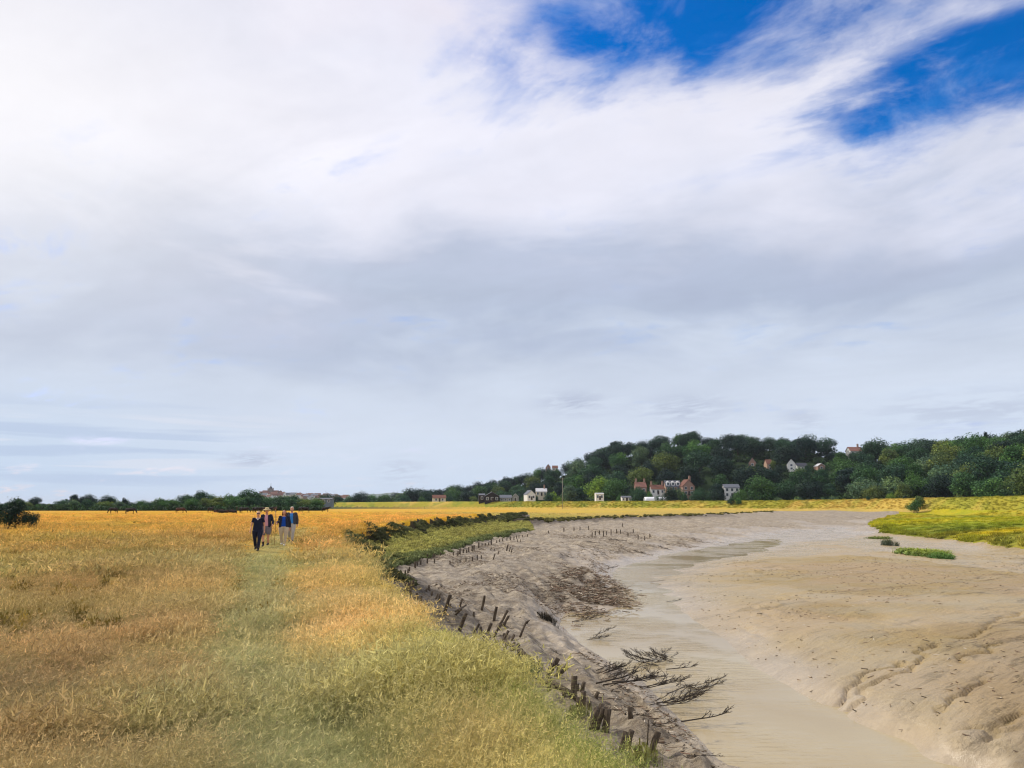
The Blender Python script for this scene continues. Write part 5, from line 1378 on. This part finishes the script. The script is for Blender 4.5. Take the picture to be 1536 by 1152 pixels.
BR = [branch_mesh(1.0, .018, s, 9, .14) for s in range(3)] + [branch_mesh(1.0, .014, 10 + s, 15, .24, .8) for s in range(3)]
PILES = [ # u, v, length, heading(deg), variant, label, group
 ('branch lying in the largest brush pile at the water edge', 'branches of the largest brush pile', [(975, 1008, 1.7, 170, 3), (990, 1012, 1.8, 150, 4), (1000, 1010, 1.6, 165, 5), (985, 1016, 1.9, 185, 3), (1010, 1014, 1.5, 140, 4), (970, 1013, 1.5, 35, 5), (995, 1005, 1.3, 60, 3), (962, 1010, 1.2, 20, 4)]),
 ('branch in the flat drift below the largest brush pile', 'branches of the flat drift', [(905, 1030, 2.6, 8, 0), (930, 1028, 2.4, 2, 1), (960, 1032, 2.2, 12, 2), (1000, 1024, 1.8, -5, 0), (985, 1030, 1.6, 100, 4), (945, 1026, 1.4, 30, 3)]),
 ('branch in the small brush pile uphill of the largest one', 'branches of the small brush pile', [(895, 1012, 1.4, 25, 3), (912, 1008, 1.3, 15, 4), (905, 1014, 1.3, 40, 5), (930, 1006, 1.0, -10, 3), (918, 1014, 1.2, 5, 1)]),
 ('branch in the long tangled pile half in the water', 'branches of the long tangled pile', [(985, 1058, 1.9, 15, 3), (1000, 1060, 2.0, 5, 4), (1020, 1062, 1.8, 22, 5), (1040, 1056, 1.7, 8, 3), (1060, 1052, 1.4, 20, 4), (1052, 1058, 1.3, 160, 5), (1030, 1050, 1.5, 20, 0), (1002, 1050, 1.8, 28, 1), (990, 1062, 1.6, -4, 2)]),
 ('branch in the drift near the bend of the channel', 'branches near the bend', [(880, 968, 1.6, 8, 0), (890, 965, 1.3, 20, 3), (905, 962, 1.0, -8, 4)]),
 ('twiggy branch in the shallow pool below the reed debris', 'branches in the shallow pool', [(862, 941, 1.6, 30, 0), (872, 938, 1.5, 12, 1), (885, 936, 1.2, -20, 3)])]
SINGLE_BR = [('long bare branch reaching into the water below the tangled pile', (1022, 1086, 2.4, 6, 0)), ('forked twig on the mud uphill of the tangled pile', (935, 1076, .7, -10, 1)), ('small broken branch near the waterline below the long bare branch', (978, 1090, .8, 5, 2)),
             ('thin curved branch lying over the edge of the pale mud spit', (1030, 1135, .9, -35, 1)), ('spiky twig tuft standing on the pale mud above the brush piles', (842, 985, .8, 130, 5)), ('branch washed against the hollow above the reed debris', (822, 925, 1.0, 40, 3)),
             ('branch stranded on the grey bank near the far channel', (975, 832, 3.2, 170, 3)), ('branch stranded beside the far channel under the dark bank', (1010, 826, 3.0, 160, 4)), ('twisted branch at the mud hump above the reed debris', (905, 855, 2.2, 15, 5)), ('pale branch crossing the hollow uphill of the reed debris', (812, 893, 1.4, 60, 0)),
             ('branch on the sandy tongue opposite the reed debris', (975, 875, 1.7, -15, 1)), ('broken branch at the water edge of the sandy tongue', (1000, 905, 1.6, 10, 0)), ('branch on the far grey bank below the stakes', (940, 812, 4.0, 200, 1)), ('branch on the grey bank west of the far channel', (860, 838, 2.4, 150, 4)), ('long stick drifted on the grey bank below the far stakes', (900, 815, 3.0, 190, 2))]
used_mesh = set()
def lay(u, v, L, hd, var, lab, grp):
    q = hit(u, v)
    if q is None: return
    o = add('fallen_branch', BR[var], branch_m if var not in used_mesh else None); used_mesh.add(var)
    o.location = (q.x, q.y, max(q.z, ZW) + .01 + R4.random() * .05); L *= .54; o.scale = (L, L, L * R4.uniform(.55, .95))
    o.rotation_euler = (R4.uniform(-.15, .15), -.03 - R4.random() * .05, R(hd))
    tag(o, lab, 'branch', grp)
for lab, grp, items in PILES:
    for it in items: lay(*it, lab, grp)
    for it in items + items[::2]: lay(it[0] + R4.uniform(-16, 16), it[1] + R4.uniform(-4, 5), it[2] * R4.uniform(.5, 1.0), it[3] + R4.uniform(-35, 35), R4.randrange(6), lab, grp)
for lab, it in SINGLE_BR: lay(*it, lab, 'branches stranded singly on the mud')

# ------------------------------------------------------------------ plants standing out on the mud
def clump(name, label, cat, u, v, w, h, col, seed, blades=700, leaves=500, elong=1.0):
    q = hit(u, v); 
    r2 = np.random.default_rng(seed)
    V, Fq, T, Rn = blade_batch(blades, 1, h * .6, h, .03, .3, .4, clump=.3)
    V[:, 0] *= w / 2; V[:, 1] *= w / 2 * elong
    V[:, 0:2] += 0
    V2, F2, T2, R2 = leaf_batch(leaves, 1.0, h * .75, .13); V2[:, 0] *= w / 2 ; V2[:, 1] *= w / 2 * elong
    Vv = np.concatenate([V, V2]); zz = H(Vv[:, 0] + q.x, Vv[:, 1] + q.y) - q.z; Vv[:, 2] += zz - .02
    me = fast_mesh('foliage', Vv, np.concatenate([Fq, F2 + len(V)]))
    attr_f(me, 'rnd', np.concatenate([Rn, R2])); attr_f(me, 'clump', np.concatenate([T, T2]) * .9)
    me.materials.append(leaf_m)
    o = add(name, me); o.location = q; o.color = (*lin(*col), 1)
    return tag(o, label, cat)
clump('marsh_plant', 'long green island of marsh grass out on the smooth mud', 'plant', 1383, 832, 4.6, .75, (124, 140, 62), 1, 1500, 900, 1.6)
clump('marsh_plant', 'rounded darker green clump at the near end of the grass island', 'plant', 1411, 837, 2.3, .65, (92, 124, 56), 2, 900, 700, 1.2)
clump('marsh_shrub', 'grey green shrubby clump beside the grass island', 'plant', 1331, 818, 1.7, 1.15, (86, 96, 72), 3, 250, 500)
clump('marsh_shrub', 'small upright grey clump between the shrub and the grass island', 'plant', 1345, 819, .8, .8, (84, 92, 66), 4, 150, 160)
clump('marsh_plant', 'thin flat strip of green plants at the channel edge behind the shrub', 'plant', 1318, 808, 4.0, .4, (112, 124, 60), 5, 700, 400, .8)
clump('grass_clump', 'tall green tuft growing out of the broken stakes by the grass edge', 'plant', 790, 1012, .75, .34, (128, 130, 80), 6, 420, 60)
clump('grass_clump', 'green tuft at the lowest stakes near the bottom grass edge', 'plant', 962, 1140, .6, .26, (134, 134, 76), 7, 300, 60)
clump('sedge_tuft', 'dark sedge tuft at the lip of the shallow pool', 'plant', 822, 930, .9, .4, (58, 52, 40), 8, 300, 60)
clump('grass_clump', 'green tuft beside the close trio of stakes', 'plant', 868, 1074, .5, .24, (130, 132, 78), 9, 260, 50)
# ------------------------------------------------------------------ cattle and walkers
def solid(parts, voxel, name, mat, parent=None, smooth_it=3, loc=None, rz=0):
    """fuse overlapping tapered limbs into one continuous surface"""
    bm = bmesh.new()
    for pts, rads in parts: tube_bm(bm, pts, rads, 12)
    me = bm_mesh(bm, name)
    o = bpy.data.objects.new(name, me); COL.objects.link(o)
    md = o.modifiers.new('fuse', 'REMESH'); md.mode = 'VOXEL'; md.voxel_size = voxel
    sm = o.modifiers.new('smooth', 'SMOOTH'); sm.factor = .5; sm.iterations = smooth_it
    dg = bpy.context.evaluated_depsgraph_get()
    m2 = bpy.data.meshes.new_from_object(o.evaluated_get(dg))
    o.modifiers.clear(); o.data = m2; m2.name = name
    bpy.data.meshes.remove(me)
    m2.polygons.foreach_set('use_smooth', np.ones(len(m2.polygons), bool))
    m2.materials.clear(); m2.materials.append(mat)
    o.parent = parent
    if loc is not None: o.location = loc; o.rotation_euler = (0, 0, rz)
    return o

cow_black = plain('black_hide', lin(38, 32, 30), .8, .25, 2); cow_brown = plain('brown_hide', lin(74, 48, 36), .8, .25, 2)
def cow_parts(pose):
    P = []
    low = -.62 if pose == 'lying' else 0
    zc = 1.02 + low
    P.append(([(-.98, 0, zc + .10), (-.80, 0, zc + .04), (-.3, 0, zc - .04), (.25, 0, zc - .02), (.72, 0, zc + .05), (.95, 0, zc + .08)], [(.12, .14), (.27, .31), (.34, .37), (.34, .38), (.27, .36), (.14, .2)]))
    if pose == 'grazing':
        P.append(([(.85, 0, zc + .12), (1.15, 0, zc - .12), (1.38, 0, zc - .52)], [(.17, .24), (.13, .17), (.10, .12)]))
        P.append(([(1.34, 0, zc - .46), (1.48, 0, zc - .72), (1.56, 0, zc - .90)], [(.12, .12), (.09, .10), (.065, .07)])); hx, hz = 1.36, zc - .48
    else:
        P.append(([(.85, 0, zc + .14), (1.12, 0, zc + .30), (1.28, 0, zc + .40)], [(.17, .25), (.13, .17), (.11, .13)]))
        P.append(([(1.20, 0, zc + .42), (1.42, 0, zc + .32), (1.66, 0, zc + .16)], [(.12, .13), (.10, .10), (.07, .07)])); hx, hz = 1.24, zc + .48
    for s in (-1, 1): P.append(([(hx, s * .09, hz), (hx - .04, s * .24, hz + .02)], [(.03, .05), (.015, .03)]))
    if pose == 'lying':
        for s in (-1, 1):
            P.append(([(.6, s * .28, zc - .15), (.85, s * .34, .12), (.55, s * .36, .06)], [.11, .08, .05])); P.append(([(-.6, s * .28, zc - .1), (-.35, s * .42, .14), (-.75, s * .42, .07)], [.17, .10, .05]))
    else:
        for s, d in ((-1, .08), (1, -.06)):
            P.append(([(.66, s * .17, zc - .12), (.68 + d, s * .17, .48), (.66 + d, s * .17, .30), (.68 + d, s * .17, .0)], [.14, .07, .05, .055]))
            P.append(([(-.74, s * .17, zc - .08), (-.62 - d, s * .18, .66), (-.84 - d, s * .18, .42), (-.80 - d, s * .18, .0)], [.21, .12, .06, .055]))
        P.append(([(-.2, 0, zc - .3), (-.45, 0, zc - .40), (-.6, 0, zc - .3)], [.1, .13, .08]))
    P.append(([(-.96, 0, zc + .2), (-1.06, 0, zc - .1), (-1.05, 0, max(zc - .6, .1))], [.04, .03, .05]))
    return P
COW = {(p, c): None for p in ('standing', 'grazing', 'lying') for c in ('black', 'brown')}
def cow(u, v, pose, colr, rz, label):
    q = hit(u, v + 1.0)
    if q is None: return
    k = (pose, colr); mt = cow_black if colr == 'black' else cow_brown
    if COW[k] is None:
        COW[k] = o = solid(cow_parts(pose), .035, 'cow', mt)
    else:
        o = COW[k].copy(); COL.objects.link(o)
    o.location = q; o.rotation_euler = (0, 0, R(rz)); o.name = 'cow'; o.scale = (.88, .88, .88)
    tag(o, label, 'cow', 'cattle on the meadow')
for a in ((170, 769.3, 'grazing', 'black', 175, 'black cow farthest west, grazing below the rounded dark trees'), (195, 770, 'grazing', 'black', 8, 'black cow grazing a little east of the westernmost one'),
          (270, 768.8, 'grazing', 'brown', 10, 'lone brown cow grazing midway between the western pair and the herd'), (315, 768, 'standing', 'black', 80, 'black cow standing end on just west of the close herd'),
          (326, 768, 'lying', 'brown', 0, 'brown cow lying at the west end of the close herd'), (333, 768.6, 'lying', 'black', 180, 'black cow lying second in the close herd'), (341, 768.2, 'lying', 'brown', 10, 'brown cow lying in the middle of the close herd'), (349, 768.4, 'lying', 'black', 175, 'black cow lying at the east end of the close herd'),
          (361, 768, 'standing', 'black', 100, 'black cow standing end on just east of the close herd'), (367, 768.2, 'grazing', 'black', 0, 'black cow grazing just left of the woman in navy'), (381, 767.6, 'standing', 'black', 90, 'black cow seen over the head of the woman in navy'), (388, 767.6, 'grazing', 'black', 10, 'black cow behind the head of the woman in navy'),
          (394, 767.4, 'grazing', 'brown', 170, 'brown cow seen between the woman in navy and the straw hat'), (404, 767.4, 'standing', 'black', 20, 'black cow just right of the straw hat'), (413, 767.2, 'standing', 'brown', 95, 'brown cow left of the red haired walker'), (450, 768, 'standing', 'black', 95, 'black cow standing end on right of the walkers'),
          (458, 767.8, 'standing', 'black', 180, 'black cow side on a little right of the walkers'), (488, 767, 'standing', 'black', 5, 'black cow side on, farthest right of all the cattle')):
    cow(*a)

skin_m = plain('skin', lin(206, 152, 124), .6, .08, 8); hair_blond = plain('blond_hair', lin(176, 150, 108), .7, .2, 20); hair_red = plain('auburn_hair', lin(92, 48, 36), .7, .2, 20); hair_grey = plain('grey_hair', lin(168, 160, 150), .7, .15, 20)
navy = plain('navy_cloth', lin(28, 32, 54), .85, .15, 8); navy2 = plain('navy_jacket_cloth', lin(36, 40, 58), .8, .15, 8); blue = plain('royal_blue_cloth', lin(22, 74, 170), .8, .12, 8); sky_blue = plain('bright_blue_cloth', lin(58, 130, 204), .8, .12, 8)
pink = plain('pink_shirt_cloth', lin(206, 150, 160), .85, .1, 8); greyc = plain('grey_shorts_cloth', lin(112, 108, 116), .85, .12, 8); beige = plain('beige_cloth', lin(190, 176, 152), .85, .1, 8); stonec = plain('light_grey_cloth', lin(170, 164, 156), .85, .1, 8); charcoal = plain('charcoal_cloth', lin(66, 66, 72), .85, .15, 8)
white_c = plain('white_cloth', lin(214, 210, 204), .8, .06, 8); boot_m = plain('dark_boot', lin(44, 38, 36), .7, .2, 8); shoe_w = plain('pale_shoe', lin(196, 190, 184), .7, .1, 8); straw = plain('straw', lin(212, 190, 140), .8, .15, 20); band_m = plain('hat_band', lin(70, 56, 44), .7, .1, 8); lens_m = plain('dark_lens', lin(22, 22, 26), .2, .05, 8, .6); eye_m = plain('eye', lin(40, 34, 30), .3, .05, 8); lip_m = plain('lip', lin(160, 92, 84), .5, .05, 8); sole_m = plain('sole', lin(60, 56, 52), .8, .1, 8); cane_m = plain('cane', lin(150, 116, 76), .6, .15, 8)

class Pose:
    """joints of a walker in metres, facing -y; stride>0 puts the +x leg forward"""
    def __init__(s, h, stride=.16, arms=None, wide=1.0):
        k = s.k = h / 1.72; s.h = h; s.w = wide
        s.hip = Vector((0, 0, .90)) * k; s.chest = Vector((0, .0, 1.28)) * k; s.neck = Vector((0, .0, 1.44)) * k; s.head = Vector((0, -.02, 1.60)) * k
        s.legs = []
        for sd, st_ in ((-1, -stride), (1, stride)):
            fwd = -st_
            hp = Vector((sd * .095 * wide, 0, .88)) * k; an = Vector((sd * .085, fwd * 1.0, .085 if st_ > 0 else .13)) * k
            kn = hp.lerp(an, .5) + Vector((sd * .01, -.05 if st_ > 0 else -.07, .01)) * k
            s.legs.append((hp, kn, an, st_))
        s.arms = []
        for sd in (-1, 1):
            sh = Vector((sd * .185 * (.6 + .4 * wide), 0, 1.385)) * k
            if arms and arms.get(sd): el_, ha = (Vector(q) * k for q in arms[sd])
            else:
                sw = (.10 if sd * stride > 0 else -.12)
                el_ = Vector((sd * .255 * (.7 + .3 * wide), .02 + sw * .4, 1.10)) * k; ha = Vector((sd * .265 * (.7 + .3 * wide), -.05 + sw, .86)) * k
            s.arms.append((sd, sh, el_, ha))

def walker(p, loc, rz, label, hair, hair_long, top, top_open, sleeves, jacket, legs, shorts, shoe, hat=False, glasses=False, sock=None, pack=False):
    k, w = p.k, p.w
    o = root('person', loc, label, 'person', 'walkers on the path', rz)
    V = lambda *a: Vector(a) * k
    H0 = p.head
    B = []                                        # --- body: trunk, neck, head, limbs, hands with fingers, fused
    B.append(([p.hip + V(0, 0, -.10), p.hip, V(0, .0, 1.06), p.chest, V(0, 0, 1.40), V(0, .0, 1.44)], [(.10 * k, .08 * k), (.145 * k * w, .10 * k), (.125 * k * w, .095 * k), (.155 * k, .10 * k), (.13 * k, .075 * k), (.06 * k, .055 * k)]))
    B.append(([V(0, 0, 1.40), V(0, -.012, 1.52)], [.058 * k, .052 * k]))
    B.append(([H0 + V(0, 0, -.115), H0 + V(0, -.02, -.085), H0 + V(0, -.008, -.03), H0 + V(0, .004, .04), H0 + V(0, .008, .085), H0 + V(0, .008, .112)], [(.03 * k, .03 * k), (.048 * k, .058 * k), (.066 * k, .082 * k), (.074 * k, .092 * k), (.058 * k, .074 * k), (.02 * k, .03 * k)]))
    B.append(([H0 + V(0, -.078, .012), H0 + V(0, -.104, -.028), H0 + V(0, -.088, -.036)], [.010 * k, .016 * k, .012 * k]))
    for sd in (-1, 1): B.append(([H0 + V(sd * .066, .005, .012), H0 + V(sd * .080, .014, .0), H0 + V(sd * .068, .008, -.032)], [(.012 * k, .018 * k), (.012 * k, .024 * k), (.010 * k, .012 * k)]))
    for hp, kn, an, st_ in p.legs:
        B.append(([hp, hp.lerp(kn, .5), kn, kn.lerp(an, .35) + V(0, .018, 0), an], [.088 * k * w, .075 * k * w, .052 * k, .053 * k, .036 * k]))
        B.append(([an + V(0, .05, -.045), an + V(0, -.03, -.04), an + V(0, -.15, -.06)], [(.034 * k, .034 * k), (.038 * k, .036 * k), (.036 * k, .02 * k)]))
    for sd, sh, el_, ha in p.arms:
        B.append(([sh + V(-sd * .06, 0, .01), sh, sh.lerp(el_, .5), el_, el_.lerp(ha, .4), ha], [.05 * k, .054 * k, .046 * k, .038 * k, .037 * k, .026 * k]))
        d = (ha - el_).normalized(); s_ = Vector((0, 1, 0)); s_ = (s_ - d * s_.dot(d)).normalized(); inn = d.cross(s_) * (-sd if d.z < 0 else sd)
        if inn.x * sd > 0: inn = -inn
        palm = ha + d * .085 * k
        B.append(([ha, ha + d * .04 * k, palm], [(.024 * k, .017 * k), (.038 * k, .018 * k), (.036 * k, .016 * k)]))
        for i, (off, ln) in enumerate(((-.027, .066), (-.009, .075), (.009, .070), (.027, .055))):
            b = palm - d * .012 * k + s_ * off * k; m1 = b + (d * .55 * ln + inn * .012) * k; m2 = m1 + (d * .30 * ln + inn * .40 * ln) * k; m3 = m2 + (d * .05 * ln + inn * .34 * ln) * k
            B.append(([b, m1, m2, m3], [.0095 * k, .009 * k, .0085 * k, .007 * k]))
        th = ha + d * .03 * k - s_ * .030 * k
        B.append(([th, th + (d * .03 - s_ * .018 + inn * .01) * k, th + (d * .06 - s_ * .02 + inn * .024) * k], [.013 * k, .011 * k, .008 * k]))
    solid(B, .0095, 'body', skin_m, o, 2)
    for sd in (-1, 1):                            # --- face details
        solid([([H0 + V(sd * .030 - .009, -.078, .018), H0 + V(sd * .030 + .009, -.079, .018)], [.009 * k, .009 * k])], .004, 'eye', eye_m, o, 1)
    solid([([H0 + V(-.024, -.074, -.062), H0 + V(0, -.082, -.060), H0 + V(.024, -.074, -.062)], [.006 * k, .010 * k, .006 * k])], .004, 'mouth', lip_m, o, 1)
    # --- hair
    hp_ = [([H0 + V(0, .02, -.03), H0 + V(0, .024, .05), H0 + V(0, .018, .10), H0 + V(0, .012, .126)], [(.070 * k, .072 * k), (.082 * k, .086 * k), (.066 * k, .078 * k), (.03 * k, .04 * k)])]
    if hair_long:
        for sd in (-1, 1): hp_.append(([H0 + V(sd * .062, .012, .07), H0 + V(sd * .082, .012, -.02), H0 + V(sd * .084, .0, -.11), H0 + V(sd * .075, -.01, -.17)], [.026 * k, .03 * k, .03 * k, .016 * k]))
        hp_.append(([H0 + V(0, .06, .03), H0 + V(0, .075, -.08), H0 + V(0, .07, -.17)], [(.07 * k, .035 * k), (.075 * k, .035 * k), (.05 * k, .02 * k)]))
    solid(hp_, .009, 'hair', hair, o, 2)
    # --- lower garment
    L = [([p.hip + V(0, 0, .10), p.hip, p.hip + V(0, 0, -.09)], [(.150 * k * w, .112 * k), (.168 * k * w, .122 * k), (.13 * k * w, .10 * k)])]
    for hp, kn, an, st_ in p.legs:
        if shorts: e = kn + V(0, 0, .0); L.append(([hp, hp.lerp(e, .5), hp.lerp(kn, .95)], [.108 * k * w, .102 * k * w, .094 * k]))
        else: L.append(([hp, hp.lerp(kn, .5), kn, kn.lerp(an, .5), an + V(0, 0, .02)], [.106 * k * w, .094 * k * w, .078 * k, .072 * k, .066 * k]))
    solid(L, .014, 'shorts' if shorts else 'trousers', legs, o, 3)
    # --- top
    T = [([p.hip + V(0, 0, -.10 if not jacket else .02), p.hip + V(0, 0, .08), V(0, 0, 1.10), p.chest, V(0, 0, 1.41)], [(.182 * k * w, .128 * k), (.178 * k * w, .125 * k), (.165 * k * w, .122 * k), (.180 * k, .122 * k), (.125 * k, .080 * k)])]
    for sd, sh, el_, ha in p.arms:
        e = sh.lerp(el_, .55)
        T.append(([sh + V(-sd * .07, 0, .0), sh, e], [.068 * k, .068 * k, .064 * k]))
    solid(T, .014, 'shirt', top, o, 3)
    if jacket:                                    # open jacket: two fronts, back, sleeves
        J = []
        for sd in (-1, 1):
            J.append(([V(sd * .115 * w, .01, .86), V(sd * .115 * w, .0, 1.08), V(sd * .12, .0, 1.28), V(sd * .085, .015, 1.41)], [(.078 * k * w, .135 * k), (.072 * k * w, .132 * k), (.080 * k, .132 * k), (.06 * k, .085 * k)]))
        J.append(([V(0, .075, .87), V(0, .07, 1.1), V(0, .06, 1.3), V(0, .04, 1.42)], [(.13 * k * w, .06 * k), (.13 * k * w, .06 * k), (.15 * k, .07 * k), (.09 * k, .05 * k)]))
        for sd, sh, el_, ha in p.arms:
            J.append(([sh + V(-sd * .07, 0, .005), sh + V(0, 0, .005), sh.lerp(el_, .5), el_, el_.lerp(ha, .5), el_.lerp(ha, .92)], [.076 * k, .076 * k, .068 * k, .060 * k, .054 * k, .046 * k]))
        jk = solid(J, .014, 'jacket', jacket, o, 3)
    else:
        # white neckline under the open collar
        solid([([V(-.055, -.055, 1.40), V(0, -.10, 1.345), V(.055, -.055, 1.40)], [.022 * k, .026 * k, .022 * k])], .008, 'collar', white_c, o, 2)
    for hp, kn, an, st_ in p.legs:
        sh_ = solid([([an + V(0, .06, -.035), an + V(0, .0, -.03), an + V(0, -.10, -.045), an + V(0, -.185, -.06)], [(.044 * k, .05 * k), (.05 * k, .055 * k), (.05 * k, .04 * k), (.03 * k, .022 * k)]), ([an + V(0, .015, -.03), an + V(0, .015, .05)], [.05 * k, .05 * k])], .010, 'shoe', shoe, o, 2)
        if sock: solid([([an + V(0, .01, .02), an + V(0, .015, .14)], [.048 * k, .052 * k])], .010, 'sock', sock, o, 2)
    if hat:
        bm = bmesh.new()
        prof = [(.001, .165), (.055, .160), (.088, .140), (.096, .10), (.10, .062), (.13, .050), (.20, .034), (.205, .042), (.14, .062), (.103, .074)]
        rows_ = [[bm.verts.new(H0 + V(r * math.cos(a), r * 1.08 * math.sin(a) + .01, z)) for a in np.linspace(0, 2 * math.pi, 25)[:-1]] for r, z in prof]
        for a, b in zip(rows_[:-1], rows_[1:]):
            for q in range(24): bm.faces.new((a[q], a[(q + 1) % 24], b[(q + 1) % 24], b[q]))
        ht = add('hat', bm_mesh(bm, 'hat', True), straw, o)
        bm = bmesh.new(); rows_ = [[bm.verts.new(H0 + V(r * math.cos(a), r * 1.08 * math.sin(a) + .01, z)) for a in np.linspace(0, 2 * math.pi, 25)[:-1]] for r, z in ((.106, .070), (.101, .098))]
        for q in range(24): bm.faces.new((rows_[0][q], rows_[0][(q + 1) % 24], rows_[1][(q + 1) % 24], rows_[1][q]))
        add('hat_band', bm_mesh(bm, 'hat_band', True), band_m, ht)
    if glasses:
        gl = solid([([H0 + V(-.072, -.055, .022), H0 + V(-.055, -.086, .020), H0 + V(-.03, -.098, .016), H0 + V(0, -.094, .024), H0 + V(.03, -.098, .016), H0 + V(.055, -.086, .020), H0 + V(.072, -.055, .022)], [.008 * k, .016 * k, .024 * k, .008 * k, .024 * k, .016 * k, .008 * k])], .006, 'sunglasses', lens_m, o, 1)
    if pack:
        for sd in (-1, 1): solid([([V(sd * .10, .06, 1.42), V(sd * .115, -.10, 1.36), V(sd * .12, -.15, 1.22), V(sd * .15, -.06, 1.06)], [(.02 * k, .012 * k)] * 4)], .008, 'strap', charcoal, o, 1)
    return o

def stand(u, v):
    q = hit(u, v); return Vector((q.x, q.y, h1(q.x, q.y)))
q1 = stand(385, 826); q2 = stand(398, 819.5); q3 = stand(424.5, 818.5); q4 = stand(436, 814)
face = lambda q: -math.atan2(q.x, q.y) * .4
KH = lambda q, v_top: (CAM_Z + (HORIZON - v_top) * q.y / 1174) - q.z
walker(Pose(min(max(KH(q1, 766.5), 1.58), 1.72), .17, None, 1.2), q1, face(q1), 'woman in navy top and trousers with sunglasses, walking in front of the others', hair_blond, False, navy, False, .5, None, navy, False, boot_m, glasses=True)
w2 = walker(Pose(min(max(KH(q2, 765), 1.66), 1.76), -.12, {1: ((.30, .0, 1.12), (.31, -.20, .98))}, 1.2), q2, face(q2), 'person in straw hat, open navy jacket, pink shirt and grey shorts', hair_grey, False, pink, True, 1, navy2, greyc, True, boot_m, hat=True, sock=boot_m)
w3 = walker(Pose(min(max(KH(q3, 765), 1.6), 1.7), .10, {-1: ((-.28, -.02, 1.16), (-.30, -.22, 1.10))}, 1.28), q3, face(q3), 'woman with auburn hair, navy jacket over blue top and beige trousers', hair_red, True, blue, True, 1, navy2, beige, False, shoe_w)
w4 = walker(Pose(min(max(KH(q4, 760), 1.76), 1.86), .19, None, 1.15), q4, face(q4), 'grey haired man in charcoal jacket and bright blue shirt at the back', hair_grey, False, sky_blue, True, 1, charcoal, stonec, False, boot_m, pack=True)
def held(p, q, sd, k, dx0, dz0, dx1, dz1, label, r=.011):
    hnd = Vector((sd * .31, -.27, .945 if sd > 0 else 1.07)) * k
    a = q + hnd + Vector((dx0, -.02, dz0)); b = q + hnd + Vector((dx1, 0, dz1))
    b.z = max(b.z, h1(b.x, b.y) - .01)
    bm = bmesh.new(); tube_bm(bm, [b, q + hnd, a], [r * .8, r, r], 8)
    o = add('walking_stick', bm_mesh(bm, 'walking_stick', True), cane_m)
    return tag(o, label, 'walking stick')
held(None, q2, 1, 1.0, -.01, .12, .07, -1.2, 'walking stick held by the person in the straw hat')
held(None, q3, -1, .97, -.03, .62, -.02, -1.2, 'tall staff held up beside the auburn haired woman', .013)

# ------------------------------------------------------------------ the air: an even pale haze round the whole scene
bm = bmesh.new(); box_bm(bm, -12500, 12500, -400, 14500, -6.0, 90)
bmesh.ops.recalc_face_normals(bm, faces=bm.faces)
m = bpy.data.materials.new('haze_air'); m.use_nodes = True
g = G(m.node_tree); pv = g.n('ShaderNodeVolumePrincipled'); pv.inputs['Color'].default_value = (.80, .88, 1, 1); pv.inputs['Density'].default_value = HAZE; pv.inputs['Anisotropy'].default_value = .2
o_ = g.n('ShaderNodeOutputMaterial'); g.t.links.new(pv.outputs[0], o_.inputs['Volume'])
if HAZE > 0: tag(add('haze', bm_mesh(bm, 'haze'), m), kind='stuff')
